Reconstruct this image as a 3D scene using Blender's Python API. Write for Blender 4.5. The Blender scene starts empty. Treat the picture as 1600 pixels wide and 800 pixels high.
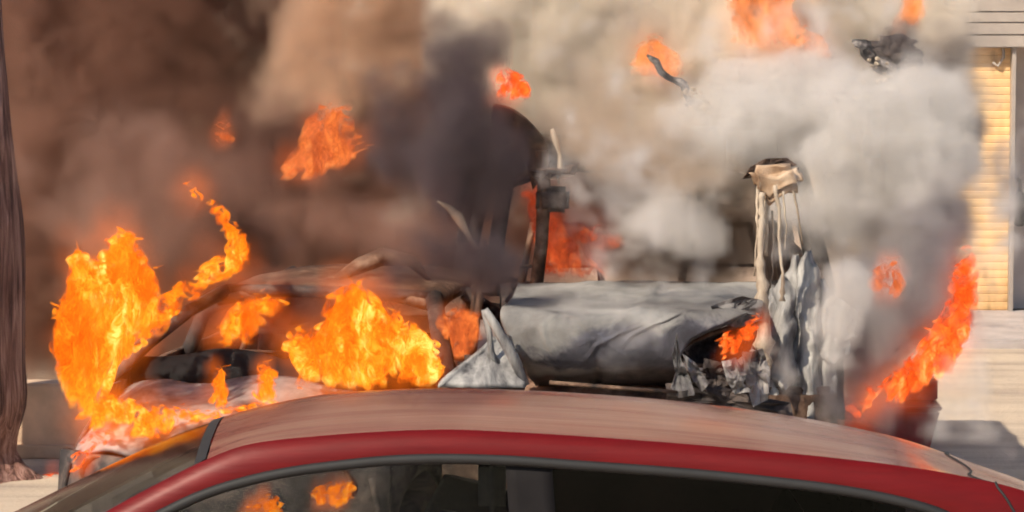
import bpy, bmesh, math, random
from mathutils import Vector, Matrix, noise
random.seed(7)
R = math.radians
S = bpy.context.scene
COL = S.collection

# ------------------------------------------------------------------ camera
CAM_Z = 3.45
PITCH = math.atan(730 / 6580)
FPX = 6580.0
cd = bpy.data.cameras.new('camera')
cd.lens = 36 * FPX / 1600
cd.sensor_width = 36
cd.clip_start = 0.1
cd.clip_end = 2000
cam = bpy.data.objects.new('camera', cd)
cam.location = (0, 0, CAM_Z)
cam.rotation_euler = (math.pi / 2 - PITCH, 0, 0)
COL.objects.link(cam)
S.camera = cam

# ------------------------------------------------------------------ light
sun_dir = Vector((-0.50, -0.55, 0.66)).normalized()      # towards the sun
w = bpy.data.worlds.new('World')
S.world = w
w.use_nodes = True
nt = w.node_tree
bg = nt.nodes['Background']
sky = nt.nodes.new('ShaderNodeTexSky')
sky.sky_type = 'NISHITA'
sky.sun_disc = False
sky.sun_elevation = math.asin(sun_dir.z)
sky.sun_rotation = math.atan2(sun_dir.x, sun_dir.y)
nt.links.new(sky.outputs[0], bg.inputs[0])
bg.inputs[1].default_value = 0.11
sl = bpy.data.lights.new('sun', 'SUN')
sl.energy = 5.0
sl.angle = R(0.5)
sl.color = (1.0, 0.86, 0.68)
so = bpy.data.objects.new('sun', sl)
so.rotation_euler = (-sun_dir).to_track_quat('-Z', 'Y').to_euler()
so.location = sun_dir * 40
COL.objects.link(so)
S.view_settings.view_transform = 'Standard'
S.view_settings.look = 'None'
S.view_settings.gamma = 1
S.view_settings.use_curve_mapping = False
S.view_settings.exposure = 0.24
S.render.engine = 'CYCLES'
cy = S.cycles
cy.use_denoising = True
cy.filter_width = 1.9
cy.use_adaptive_sampling = True
cy.adaptive_threshold = .06
cy.adaptive_min_samples = 12
cy.transparent_max_bounces = 20
cy.max_bounces = 5
cy.volume_bounces = 3
cy.volume_step_rate = 3.0
cy.volume_max_steps = 512
cy.sample_clamp_indirect = 6

# ------------------------------------------------------------------ pixel <-> world
CT, ST = math.cos(PITCH), math.sin(PITCH)

def P(px, py, Y):
    """world point seen at photo pixel (1600 x 800) at forward distance Y"""
    a, b = (px - 800) / FPX, (400 - py) / FPX
    dy, dz = CT + b * ST, -ST + b * CT
    t = Y / dy
    return Vector((a * t, Y, CAM_Z + dz * t))

def proj(v):
    x, y, z = v[0], v[1], v[2] - CAM_Z
    d = y * CT - z * ST
    u = y * ST + z * CT
    return 800 + FPX * x / d, 400 - FPX * u / d

def G(px, py, z=0.0):
    """world point at height z seen at the pixel"""
    a, b = (px - 800) / FPX, (400 - py) / FPX
    dy, dz = CT + b * ST, -ST + b * CT
    t = (z - CAM_Z) / dz
    return Vector((a * t, dy * t, z))

# ------------------------------------------------------------------ helpers
def tag(o, label=None, cat=None, group=None, kind=None):
    if label: o['label'] = label
    if cat: o['category'] = cat
    if group: o['group'] = group
    if kind: o['kind'] = kind
    return o

def empty(name, loc=(0, 0, 0), rz=0):
    o = bpy.data.objects.new(name, None)
    o.location = loc
    o.rotation_euler = (0, 0, rz)
    COL.objects.link(o)
    return o

def obj(name, bm, mat, parent=None, smooth=True):
    me = bpy.data.meshes.new(name)
    bm.normal_update()
    bm.to_mesh(me)
    bm.free()
    for m in (mat if isinstance(mat, (list, tuple)) else [mat]):
        me.materials.append(m)
    if smooth:
        me.polygons.foreach_set('use_smooth', [True] * len(me.polygons))
    o = bpy.data.objects.new(name, me)
    COL.objects.link(o)
    if parent: o.parent = parent
    return o

def fbm(p, s=1.0, o=4):
    return noise.fractal(Vector(p) * s, 1.0, 2.0, o)

def grid(bm, f, nu, nv, mi=0):
    """surface f(u, v), u and v in 0..1"""
    vs = [[bm.verts.new(f(i / nu, j / nv)) for j in range(nv + 1)] for i in range(nu + 1)]
    for i in range(nu):
        for j in range(nv):
            fc = bm.faces.new((vs[i][j], vs[i + 1][j], vs[i + 1][j + 1], vs[i][j + 1]))
            fc.material_index = mi
    return vs

def slab(f, nu, nv, off):
    """closed sheet: surface f plus the same surface moved by off"""
    bm = bmesh.new()
    off = Vector(off)
    a = [[bm.verts.new(f(i / nu, j / nv)) for j in range(nv + 1)] for i in range(nu + 1)]
    b = [[bm.verts.new(v.co + off) for v in r] for r in a]
    for i in range(nu):
        for j in range(nv):
            bm.faces.new((a[i][j], a[i + 1][j], a[i + 1][j + 1], a[i][j + 1]))
            bm.faces.new((b[i][j], b[i][j + 1], b[i + 1][j + 1], b[i + 1][j]))
    for i in range(nu):
        bm.faces.new((a[i][0], b[i][0], b[i + 1][0], a[i + 1][0]))
        bm.faces.new((a[i + 1][nv], b[i + 1][nv], b[i][nv], a[i][nv]))
    for j in range(nv):
        bm.faces.new((a[0][j + 1], b[0][j + 1], b[0][j], a[0][j]))
        bm.faces.new((a[nu][j], b[nu][j], b[nu][j + 1], a[nu][j + 1]))
    bmesh.ops.recalc_face_normals(bm, faces=bm.faces)
    return bm

def box(bm, lo, hi, bev=0.0):
    r = bmesh.ops.create_cube(bm, size=1)
    c = (Vector(lo) + Vector(hi)) / 2
    d = Vector(hi) - Vector(lo)
    for v in r['verts']:
        v.co = Vector((v.co.x * d.x, v.co.y * d.y, v.co.z * d.z)) + c
    if bev:
        es = list({e for v in r['verts'] for e in v.link_edges})
        bmesh.ops.bevel(bm, geom=es, offset=bev, segments=2, affect='EDGES')

def tube(bm, pts, rad, n=8, flat=1.0, cap=True):
    """tube along pts, rad: number or list"""
    pts = [Vector(p) for p in pts]
    rads = rad if isinstance(rad, (list, tuple)) else [rad] * len(pts)
    rings = []
    ref = Vector((0, 0, 1))
    for i, p in enumerate(pts):
        t = (pts[min(i + 1, len(pts) - 1)] - pts[max(i - 1, 0)])
        if t.length < 1e-9: t = Vector((0, 0, 1))
        t.normalize()
        rf = ref if abs(t.dot(ref)) < .95 else Vector((0, 1, 0))
        a = t.cross(rf).normalized()
        b = t.cross(a).normalized()
        rings.append([bm.verts.new(p + (a * math.cos(k * 2 * math.pi / n) + b * math.sin(k * 2 * math.pi / n) * flat) * max(rads[i], 1e-4)) for k in range(n)])
    for i in range(len(rings) - 1):
        for k in range(n):
            bm.faces.new((rings[i][k], rings[i][(k + 1) % n], rings[i + 1][(k + 1) % n], rings[i + 1][k]))
    if cap:
        bm.faces.new(list(reversed(rings[0])))
        bm.faces.new(rings[-1])

def lathe(bm, prof, n, axis_mat=Matrix()):
    """prof: (radius, height) pairs, closed by the ends"""
    rings = [[bm.verts.new(axis_mat @ Vector((r * math.cos(k * 2 * math.pi / n), r * math.sin(k * 2 * math.pi / n), h))) for k in range(n)] for r, h in prof]
    for i in range(len(rings) - 1):
        for k in range(n):
            bm.faces.new((rings[i][k], rings[i][(k + 1) % n], rings[i + 1][(k + 1) % n], rings[i + 1][k]))
    bm.faces.new(list(reversed(rings[0])))
    bm.faces.new(rings[-1])

def curve(pts):
    """smooth function through (x, y) points (Catmull-Rom)"""
    def f(x):
        n = len(pts)
        if x <= pts[0][0]:
            a, b = pts[0], pts[1]
            return a[1] + (x - a[0]) * (b[1] - a[1]) / (b[0] - a[0])
        if x >= pts[-1][0]:
            a, b = pts[-2], pts[-1]
            return b[1] + (x - b[0]) * (b[1] - a[1]) / (b[0] - a[0])
        i = max(k for k in range(n - 1) if pts[k][0] <= x)
        p1, p2 = pts[i], pts[i + 1]
        p0 = pts[i - 1] if i else p1
        p3 = pts[i + 2] if i + 2 < n else p2
        h = p2[0] - p1[0]
        m1 = (p2[1] - p0[1]) / max(p2[0] - p0[0], 1e-6) * h
        m2 = (p3[1] - p1[1]) / max(p3[0] - p1[0], 1e-6) * h
        t = (x - p1[0]) / h
        return (2 * t**3 - 3 * t**2 + 1) * p1[1] + (t**3 - 2 * t**2 + t) * m1 + (-2 * t**3 + 3 * t**2) * p2[1] + (t**3 - t**2) * m2
    return f

# ------------------------------------------------------------------ materials
class MT:
    def __init__(s, name):
        s.m = bpy.data.materials.new(name)
        s.m.use_nodes = True
        s.t = s.m.node_tree
        s.n = s.t.nodes
        s.b = s.n.get('Principled BSDF')
        s.out = s.n.get('Material Output')
    def node(s, typ, **kw):
        n = s.n.new(typ)
        for k, v in kw.items():
            if k in n.inputs.keys(): n.inputs[k].default_value = v
            else: setattr(n, k, v)
        return n
    def link(s, a, b): s.t.links.new(a, b)
    def coords(s, scale=(1, 1, 1)):
        tc = s.node('ShaderNodeTexCoord')
        mp = s.node('ShaderNodeMapping')
        mp.inputs['Scale'].default_value = scale
        s.link(tc.outputs['Object'], mp.inputs[0])
        return mp.outputs[0]
    def noise(s, vec, scale, detail=5, rough=.55, dist=0.0):
        n = s.node('ShaderNodeTexNoise')
        n.inputs['Scale'].default_value = scale
        n.inputs['Detail'].default_value = detail
        n.inputs['Roughness'].default_value = rough
        n.inputs['Distortion'].default_value = dist
        if vec is not None: s.link(vec, n.inputs['Vector'])
        return n.outputs['Fac']
    def ramp(s, fac, stops):
        r = s.node('ShaderNodeValToRGB')
        e = r.color_ramp.elements
        while len(e) < len(stops): e.new(0.5)
        for k, (p, c) in enumerate(stops):
            e[k].position = p
            e[k].color = (*c, 1) if len(c) == 3 else c
        s.link(fac, r.inputs[0])
        return r.outputs[0]
    def math(s, op, a, b=None, clamp=False):
        n = s.node('ShaderNodeMath')
        n.operation = op
        n.use_clamp = clamp
        for k, v in enumerate((a, b)):
            if v is None: continue
            if isinstance(v, (int, float)): n.inputs[k].default_value = v
            else: s.link(v, n.inputs[k])
        return n.outputs[0]
    def bump(s, h, strength=.3, dist=.02):
        b = s.node('ShaderNodeBump')
        b.inputs['Strength'].default_value = strength
        b.inputs['Distance'].default_value = dist
        s.link(h, b.inputs['Height'])
        s.link(b.outputs[0], s.b.inputs['Normal'])
    def set(s, **kw):
        for k, v in kw.items():
            s.b.inputs[k.replace('_', ' ')].default_value = v
        return s

def plain(name, c, rough=.6, metal=0.0, var=.25, scale=6):
    t = MT(name)
    f = t.noise(t.coords(), scale)
    col = t.ramp(f, [(.3, tuple(x * (1 - var) for x in c)), (.7, tuple(min(1, x * (1 + var)) for x in c))])
    t.link(col, t.b.inputs['Base Color'])
    t.set(Roughness=rough, Metallic=metal)
    return t.m

def burnt(name, stops, scale=2.2, stretch=(1, 1, 1), rough=.75, metal=.25, bump=.5):
    """scorched sheet metal: ash, soot and rust patches"""
    t = MT(name)
    v = t.coords(stretch)
    f = t.noise(v, scale, 8, .62, .8)
    g = t.noise(v, scale * 7, 5, .6)
    mix = t.math('ADD', t.math('MULTIPLY', f, .75), t.math('MULTIPLY', g, .25))
    t.link(t.ramp(mix, stops), t.b.inputs['Base Color'])
    t.set(Roughness=rough, Metallic=metal)
    t.bump(mix, bump, .03)
    return t.m

M = {}
M['ash'] = burnt('ash_coated_metal', [(.36, (.03, .026, .026)), (.45, (.12, .115, .115)), (.53, (.23, .22, .215)), (.66, (.38, .36, .34))], 2.4)
def hood_mat():
    t = MT('ash_grey_scorched_bonnet')
    v = t.coords((1, 1, 1))
    f = t.noise(v, 1.8, 3, .5, .5)
    g = t.noise(v, 10, 7, .66, .8)
    mix = t.math('ADD', t.math('MULTIPLY', f, .80), t.math('MULTIPLY', g, .20))
    base = t.ramp(mix, [(.36, (.09, .082, .08)), (.46, (.16, .155, .15)), (.54, (.235, .23, .22)), (.64, (.36, .35, .335))])
    sep = t.node('ShaderNodeSeparateXYZ')
    t.link(v, sep.inputs[0])
    def blend(c0, fac, ramp):
        mx = t.node('ShaderNodeMix'); mx.data_type = 'RGBA'
        t.link(fac, mx.inputs[0]); t.link(c0, mx.inputs[6]); t.link(ramp, mx.inputs[7])
        return mx.outputs[2]
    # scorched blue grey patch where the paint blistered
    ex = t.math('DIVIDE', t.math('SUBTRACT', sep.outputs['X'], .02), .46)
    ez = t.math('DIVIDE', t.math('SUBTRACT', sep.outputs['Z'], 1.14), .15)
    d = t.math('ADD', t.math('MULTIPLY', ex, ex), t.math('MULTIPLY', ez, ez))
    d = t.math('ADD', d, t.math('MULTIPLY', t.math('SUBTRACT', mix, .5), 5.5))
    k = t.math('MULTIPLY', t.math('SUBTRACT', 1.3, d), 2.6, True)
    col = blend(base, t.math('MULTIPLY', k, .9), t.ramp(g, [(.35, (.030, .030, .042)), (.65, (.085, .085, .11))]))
    # underside shade painted as rust and soot tones up from the torn lower lip
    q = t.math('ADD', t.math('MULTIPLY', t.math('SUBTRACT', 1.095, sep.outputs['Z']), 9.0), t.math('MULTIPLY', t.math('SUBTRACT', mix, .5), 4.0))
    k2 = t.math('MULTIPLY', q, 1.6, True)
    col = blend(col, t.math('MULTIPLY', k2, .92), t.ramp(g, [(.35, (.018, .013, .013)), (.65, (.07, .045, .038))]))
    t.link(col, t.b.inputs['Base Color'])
    t.set(Roughness=.85, Metallic=0)
    t.bump(t.noise(v, 8, 8, .7, .8), .4, .03)
    return t.m
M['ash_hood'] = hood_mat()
M['soot'] = burnt('sooty_metal', [(.35, (.012, .010, .010)), (.5, (.05, .04, .038)), (.65, (.16, .12, .10))], 4)
M['rust'] = burnt('rusty_burnt_metal', [(.35, (.02, .014, .012)), (.5, (.10, .055, .035)), (.65, (.30, .20, .14))], 4)
M['pale'] = burnt('pale_ash', [(.37, (.06, .058, .06)), (.45, (.20, .195, .195)), (.6, (.42, .41, .39))], 4, (1.6, 1, .3))
M['cream'] = burnt('cream_molten_coating', [(.38, (.12, .08, .055)), (.48, (.36, .29, .22)), (.62, (.58, .49, .38))], 5, (1, 1, .25), .6, 0)
M['rustcream'] = burnt('scorched_tan_plastic', [(.38, (.16, .09, .05)), (.50, (.40, .27, .17)), (.62, (.56, .43, .31))], 6, (1, 1, .6), .7, 0, .3)
M['char'] = burnt('charred_timber', [(.38, (.010, .009, .009)), (.52, (.05, .045, .045)), (.66, (.38, .34, .32))], 9, (1, 1, 1), .9, 0)
M['black'] = plain('black_plastic', (.012, .011, .012), .75)
M['black'].node_tree.nodes['Principled BSDF'].inputs['Specular IOR Level'].default_value = .12
M['rubber'] = plain('black_rubber', (.012, .012, .013), .7)
M['fabric'] = plain('dark_seat_fabric', (.02, .02, .024), .9)
M['alloy'] = plain('grey_alloy', (.35, .35, .36), .35, .8)

def car_paint(name, painted_sheen):
    t = MT(name)
    f = t.noise(t.coords((1, 6, 6)), 5, 4)
    red = t.ramp(f, [(.3, (.10, .0015, .002)), (.7, (.13, .002, .0028))])
    g = t.noise(t.coords((.5, 14, 14)), 4, 6, .6)
    if painted_sheen:                               # beige reflection painted into the roof colour as long streaks
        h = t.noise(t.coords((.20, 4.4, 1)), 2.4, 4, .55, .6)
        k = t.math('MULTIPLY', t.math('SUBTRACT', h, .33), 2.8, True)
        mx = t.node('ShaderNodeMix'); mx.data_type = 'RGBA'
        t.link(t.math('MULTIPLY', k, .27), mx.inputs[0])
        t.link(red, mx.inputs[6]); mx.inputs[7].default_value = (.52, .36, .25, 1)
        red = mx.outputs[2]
    t.link(red, t.b.inputs['Base Color'])
    t.link(t.math('ADD', t.math('MULTIPLY', g, .25), .38), t.b.inputs['Roughness'])
    t.set(Metallic=.1)
    t.b.inputs['Coat Weight'].default_value = .85 if painted_sheen else .10
    t.b.inputs['Coat Roughness'].default_value = .17 if painted_sheen else .35
    t.b.inputs['Specular IOR Level'].default_value = .22
    t.bump(g, .14, .012)
    return t.m
M['paint'] = car_paint('dark_red_car_paint', False)
M['roof'] = car_paint('sheen_painted_dark_red_roof', True)

def glass_mat(name, tint, rough=.03, ior=1.5):
    t = MT(name)
    tr = t.node('ShaderNodeBsdfTransparent')
    tr.inputs[0].default_value = (*tint, 1)
    gl = t.node('ShaderNodeBsdfGlossy')
    gl.inputs['Roughness'].default_value = rough
    fr = t.node('ShaderNodeFresnel')
    fr.inputs[0].default_value = ior
    mx = t.node('ShaderNodeMixShader')
    t.link(fr.outputs[0], mx.inputs[0])
    t.link(tr.outputs[0], mx.inputs[1])
    t.link(gl.outputs[0], mx.inputs[2])
    t.link(mx.outputs[0], t.out.inputs['Surface'])
    t.n.remove(t.b)
    return t.m
M['glass'] = glass_mat('clear_side_glass', (.75, .78, .78), .03, 1.3)
M['tint'] = glass_mat('tinted_rear_glass', (.13, .115, .12), .03, 1.22)
M['screen'] = glass_mat('windscreen_glass', (.42, .50, .50), .12, 1.16)

# ------------------------------------------------------------------ ground
def ground_mat():
    t = MT('dry_sandy_ground')
    v = t.coords((1, 1, 1))
    f = t.noise(v, 1.2, 7, .6, .4)
    g = t.noise(v, 40, 4)
    streak = t.noise(t.coords((.25, 2.2, 1)), 1.6, 5, .6, .3)
    mix = t.math('ADD', t.math('MULTIPLY', f, .35), t.math('ADD', t.math('MULTIPLY', g, .15), t.math('MULTIPLY', streak, .5)))
    t.link(t.ramp(mix, [(.36, (.30, .24, .20)), (.5, (.48, .39, .30)), (.64, (.60, .50, .38))]), t.b.inputs['Base Color'])
    t.set(Roughness=.95)
    t.bump(g, .4, .02)
    return t.m
M['ground'] = ground_mat()
bm = bmesh.new()
grid(bm, lambda u, v: Vector((-300 + 600 * u, -60 + 700 * v, 0)), 4, 4)
tag(obj('ground', bm, M['ground'], smooth=False), kind='structure')

# ------------------------------------------------------------------ building behind the smoke
M['stucco'] = burnt('smoke_stained_stucco', [(.34, (.22, .16, .12)), (.48, (.40, .30, .23)), (.62, (.55, .43, .33))], .8, (1, 1, .6), .9, 0, .3)
def shutter_mat():
    t = MT('warm_tan_shutter_paint')
    f = t.noise(t.coords((3, 1, .5)), 2.2, 7, .65, .5)
    g = t.noise(t.coords((1, 1, 1)), 9, 5, .6)
    mix = t.math('ADD', t.math('MULTIPLY', f, .65), t.math('MULTIPLY', g, .35))
    t.link(t.ramp(mix, [(.34, (.45, .26, .12)), (.44, (.74, .47, .22)), (.58, (.86, .57, .27)), (.68, (.90, .66, .36))]), t.b.inputs['Base Color'])
    t.set(Roughness=.6)
    return t.m
M['shutter'] = shutter_mat()
M['beam'] = plain('grey_weathered_fascia', (.36, .31, .27), .7, 0, .15, 4)
M['pink'] = plain('pale_pinkish_render', (.55, .47, .42), .85, 0, .12, 3)
M['masonry'] = plain('tan_masonry', (.62, .45, .32), .9, 0, .2, 5)
M['concrete'] = plain('pale_concrete', (.42, .37, .35), .9, 0, .15, 5)
WB = G(1540, 503)                         # foot of the wall
WY = WB.y
b = empty('burning_house', (0, WY, 0))
tag(b, 'tan building with ribbed shutter standing half hidden behind the smoke', 'building')
def at_wall(px, py, dy=0.0):
    v = P(px, py, WY + dy)
    return v.x, v.z
xs1, _ = at_wall(1582, 300)
xs0, _ = at_wall(1330, 300)
_, zt = at_wall(1500, 76)
xe, _ = at_wall(1900, 300)
bm = bmesh.new()
box(bm, (-9, .25, 0), (xs0, .6, 9.5))  # unseen upper wall, raised to give the red car roof a beige reflection
box(bm, (xs0 + .002, .62, zt + .3), (xe + 3, .9, 9.5))
obj('wall', bm, M['stucco'], b, False)
bm = bmesh.new()                          # ribbed shutter: slats with a rounded face
nsl = 34
prof = []
for k in range(nsl):
    z0 = zt * k / nsl
    h = zt / nsl
    prof += [(.004, z0), (0, z0 + h * .12), (-.002, z0 + h * .5), (0, z0 + h * .9)]
prof.append((.012, zt))
vs = [[bm.verts.new((x, y + .2, z)) for (y, z) in prof] for x in (xs0, xs1)]
for k in range(len(prof) - 1):
    bm.faces.new((vs[0][k], vs[1][k], vs[1][k + 1], vs[0][k + 1]))
box(bm, (xs0, .225, 0), (xs1, .3, zt))
obj('shutter', bm, M['shutter'], b, False)
bm = bmesh.new()
hk = [at_wall(x, y) for x, y in ((1572, 78), (1573, 92), (1564, 106), (1556, 100))]
tube(bm, [(x, .17, z) for x, z in hk], .010, 8)
obj('hook', bm, M['beam'], b)
bm = bmesh.new()
for k, z in enumerate((zt + .002, zt + .085, zt + .165, zt + .235)):
    box(bm, (xs0 - 2.0, .08 - .004 * k, z), (xe, .29, z + ((.079, .077, .067)[k] if k < 3 else 1.2)), .006)
box(bm, (xs0 - 2.0, .30, zt + .004), (xe, .58, zt + 1.0))
obj('fascia', bm, M['beam'], b, False)
bm = bmesh.new()
x2, _ = at_wall(1592, 300)
box(bm, (xs1 + .002, .12, .02), (xs1 + .03, .6, zt), .004)
obj('door_jamb', bm, M['beam'], b, False)
bm = bmesh.new()
box(bm, (xs1 + .035, .55, .02), (xe, .8, zt))
obj('side_wall', bm, M['pink'], b, False)
bm = bmesh.new()
box(bm, (xs1 - .03, .10, .0), (xe, .19, .045), .005)
obj('threshold', bm, M['soot'], b, False)
bm = bmesh.new()                          # wall lamp in the recess
zl = at_wall(1597, 340)[1]
xl = at_wall(1606, 340)[0]
lathe(bm, [(.02, -.10), (.055, -.08), (.065, .02), (.045, .09), (.015, .13)], 12, Matrix.Translation((xl, .42, zl)))
tube(bm, [(xl, .42, zl + .12), (xl, .46, zl + .2), (xl, .56, zl + .2)], .012)
obj('wall_lamp', bm, M['black'], b)
# step in front of the house
pa = G(1540, 545)
bm = bmesh.new()
box(bm, (-9, pa.y, -.1), (xe + 2, WY + .2, .055), .02)
tag(obj('pavement', bm, M['concrete'], None, False), kind='structure')

# low tan plinth at left, seen below the smoke
bm = bmesh.new()
pl = G(60, 715)
zlo = P(60, 600, pl.y).z
box(bm, (-6, pl.y, 0), (P(240, 700, pl.y).x, pl.y + .18, zlo), .012)
box(bm, (-6.02, pl.y - .05, 0), (P(240, 700, pl.y).x + .02, pl.y - .003, .07), .008)
tag(obj('garden_wall', bm, M['masonry'], None, False), 'low tan masonry wall between the tree trunk and the burning car', 'wall')

# ------------------------------------------------------------------ tree at the left edge
def bark():
    t = MT('furrowed_bark')
    v = t.coords((7, 7, .55))
    f = t.noise(v, 4, 8, .65, .6)
    t.link(t.ramp(f, [(.36, (.07, .030, .024)), (.5, (.27, .135, .105)), (.64, (.50, .30, .25))]), t.b.inputs['Base Color'])
    t.set(Roughness=.9)
    t.bump(f, .9, .05)
    return t.m
M['bark'] = bark()
tb = G(-45, 745)
t_root = empty('tree', tb)
tag(t_root, 'rough brown tree trunk with flared foot at the left edge', 'tree')
def trunk_f(u, v):
    a = u * 2 * math.pi
    z = v * 4.2
    edge = curve([(0, 84), (.12, 60), (.35, 84), (.6, 84), (1.2, 86), (1.6, 76), (2.0, 66), (2.6, 55), (4.2, 42)])(z)
    r = edge / 310.0
    r *= 1 + .09 * noise.noise((math.cos(a) * 2.5, math.sin(a) * 2.5, z * .6)) + .05 * noise.noise((math.cos(a) * 9, math.sin(a) * 9, z * 1.2))
    if z < .3: r *= 1 + .35 * max(0, math.cos(5 * a + .6)) * (1 - z / .3)
    return Vector((math.cos(a) * r, math.sin(a) * r, z))
bm = bmesh.new()
grid(bm, trunk_f, 64, 60)
bmesh.ops.remove_doubles(bm, verts=bm.verts, dist=1e-4)
obj('trunk', bm, M['bark'], t_root)
bm = bmesh.new()
tube(bm, [(.05, 0, 3.6), (.4, .3, 4.3), (.9, .5, 5.4)], [.10, .08, .03], 10)
tube(bm, [(0, 0, 3.8), (-.5, .1, 4.8), (-1.1, -.3, 5.8)], [.11, .08, .03], 10)
obj('limb', bm, M['bark'], t_root)

# ------------------------------------------------------------------ red car in front
top = curve([(-300, 960), (-100, 850), (24, 790), (100, 753), (165, 723), (230, 694), (300, 667), (360, 648), (420, 632), (500, 617), (600, 609), (700, 607), (800, 609), (900, 614), (1000, 621), (1100, 631), (1200, 644), (1300, 661), (1400, 683), (1458, 701), (1530, 727), (1600, 752), (1700, 800), (1800, 900)])
gut = curve([(-300, 1080), (0, 895), (170, 797), (255, 751), (350, 706), (400, 692), (500, 681), (600, 674), (700, 671), (800, 675), (900, 681), (1000, 688), (1100, 696), (1200, 705), (1300, 715), (1400, 727), (1500, 743), (1600, 767), (1700, 812), (1800, 920)])
win = curve([(-200, 1030), (150, 848), (255, 795), (310, 769), (370, 749), (450, 731), (550, 718), (620, 712), (700, 710), (800, 713), (900, 720), (1000, 727), (1100, 735), (1200, 745), (1300, 757), (1400, 775), (1480, 800), (1600, 870), (1800, 1000)])
YC, YG, YW = 14.0, 13.45, 13.405
def zon(X, Y, cv):
    z = 1.4
    for _ in range(12):
        px, _py = proj((X, Y, z))
        z = P(px, cv(px), Y).z
    return z
XH = P(342, 690, YC).x                     # windscreen header
XT = P(1640, 760, YC).x
car = empty('red_car', (0, YC, 0))
tag(car, 'dark red car in front, only its glossy roof and side windows showing', 'car')
_drop = {}
def skin0(X, s, D):
    zg = zon(X, YG, gut)
    zc = zon(X, YC, top) - .024
    k = abs(s)
    return Vector((X, s * (YC - YG), zc - (zc - zg + (D if s > 0 else 0)) * (k ** 2.2)))
def far_drop(X):
    """how much lower the far gutter lies, so that the roof's outline follows its curve"""
    key = round(X, 4)
    if key not in _drop:
        lo, hi = 0.0, .45
        for _ in range(14):
            m = (lo + hi) / 2
            over = False
            for q in range(1, 11):
                p = skin0(X, q / 10, m)
                px, py = proj((p.x, p.y + YC, p.z))
                if py < top(px): over = True
            if over: lo = m
            else: hi = m
        _drop[key] = hi
    return _drop[key]
def skin(X, s):
    """roof or windscreen skin, s = -1 (near gutter) .. 1 (far gutter)"""
    return skin0(X, s, far_drop(X) if s > 0 else 0)
def zwin(X, sgn):
    return zon(X, YW, win) - (far_drop(X) if sgn < 0 else 0)
# roof skin
bm = bmesh.new()
def roof_f(u, v):
    X = XH + (XT - XH) * u
    return skin(X, v * 2 - 1)
grid(bm, roof_f, 70, 26)
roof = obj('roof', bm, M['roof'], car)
# windscreen
XB = P(-190, 890, YC).x
bm = bmesh.new()
grid(bm, lambda u, v: skin(XB + (XH - .012 - XB) * u, (v * 2 - 1) * .93) + Vector((0, 0, -.006)), 30, 16)
obj('windscreen', bm, M['screen'], car)
bm = bmesh.new()                           # black band along the header and screen edge
grid(bm, lambda u, v: skin(XH - .042 + .036 * u, (v * 2 - 1) * .985) + Vector((0, 0, .001)), 3, 16)
obj('header_seal', bm, M['rubber'], car)
# side frames: gutter to window top, mirrored
def side_f(sgn, X0, X1):
    def f(u, v):
        X = X0 + (X1 - X0) * u
        zg, zw = zon(X, YG, gut) - (far_drop(X) if sgn < 0 else 0), zwin(X, sgn)
        a = v
        y = (YC - YG) + (YG - YW) * math.sin(a * math.pi / 2)
        z = zg + (zw - zg) * (1 - math.cos(a * math.pi / 2)) * .55 + (zw - zg) * a * .45
        return Vector((X, sgn * -y, z))
    return f
for sgn in (1, -1):
    bm = bmesh.new()
    grid(bm, side_f(sgn, XB, XT), 90, 8)
    # inner skin of the pillar and roof rail, so that it has thickness
    def inner(u, v, s=sgn):
        X = XB + (XT - XB) * u
        zw = zwin(X, s)
        return Vector((X, s * -(YC - YW - .07 * v), zw + .02 * v))
    grid(bm, inner, 90, 2)
    obj('roof_rail', bm, M['paint'], car)
    # black rubber round the window top
    bm = bmesh.new()
    pts, pts2 = [], []
    for k in range(70):
        X = P(190, 830, YW).x + (P(1500, 810, YW).x - P(190, 830, YW).x) * k / 69
        z = zwin(X, sgn)
        pts.append(Vector((X, sgn * -(YC - YW + .004), z - .014)))
    tube(bm, pts, .017, 8)
    obj('window_seal', bm, M['rubber'], car)
    # door glass
    def glass_f(px0, px1):
        Xa, Xb = P(px0, 760, YW).x, P(px1, 760, YW).x
        def f(u, v):
            X = Xa + (Xb - Xa) * u
            zt_ = max(zwin(X, sgn) - .02, .9)
            z = .9 + (zt_ - .9) * v
            return Vector((X, sgn * -((YC - YW) - .012 + .09 * (zt_ - z)), z))
        return f
    bm = bmesh.new()
    grid(bm, glass_f(120, 792), 40, 6)
    obj('front_window', bm, M['glass'], car)
    bm = bmesh.new()
    grid(bm, glass_f(858, 1470), 40, 6)
    obj('rear_window', bm, M['tint'], car)
    # B pillar
    Xa, Xb = P(789, 760, YW).x, P(862, 760, YW).x
    def bp(u, v):
        X = Xa + (Xb - Xa) * u + (v - 1) * -.03
        zt_ = zwin(X, sgn) - .015
        z = .9 + (zt_ - .9) * v
        return Vector((X, sgn * -((YC - YW) - .002 + .09 * (zt_ - z)), z))
    bm = slab(bp, 4, 6, (0, sgn * .05, 0))
    obj('door_pillar', bm, M['black'], car)
# lower body (mostly out of the frame)
def body_f(u, v):
    X = XB - 1.0 + (XT + .35 - XB + 1.0) * u
    a = v * math.pi
    hw = .86 - .12 * abs(u * 2 - 1) ** 4
    zt_ = .92 - .16 * max(0, 1 - u / .22) ** 1.5 - .02 * math.cos(u * 9)
    c, s_ = math.cos(a), math.sin(a)
    y = -hw * math.copysign(abs(c) ** .35, c)
    z = .28 + (zt_ - .28) * abs(s_) ** .45
    return Vector((X, y, z))
bm = bmesh.new()
vs = grid(bm, body_f, 50, 28)
bm.faces.new([r for r in vs[0]])
bm.faces.new([r for r in reversed(vs[-1])])
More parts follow.
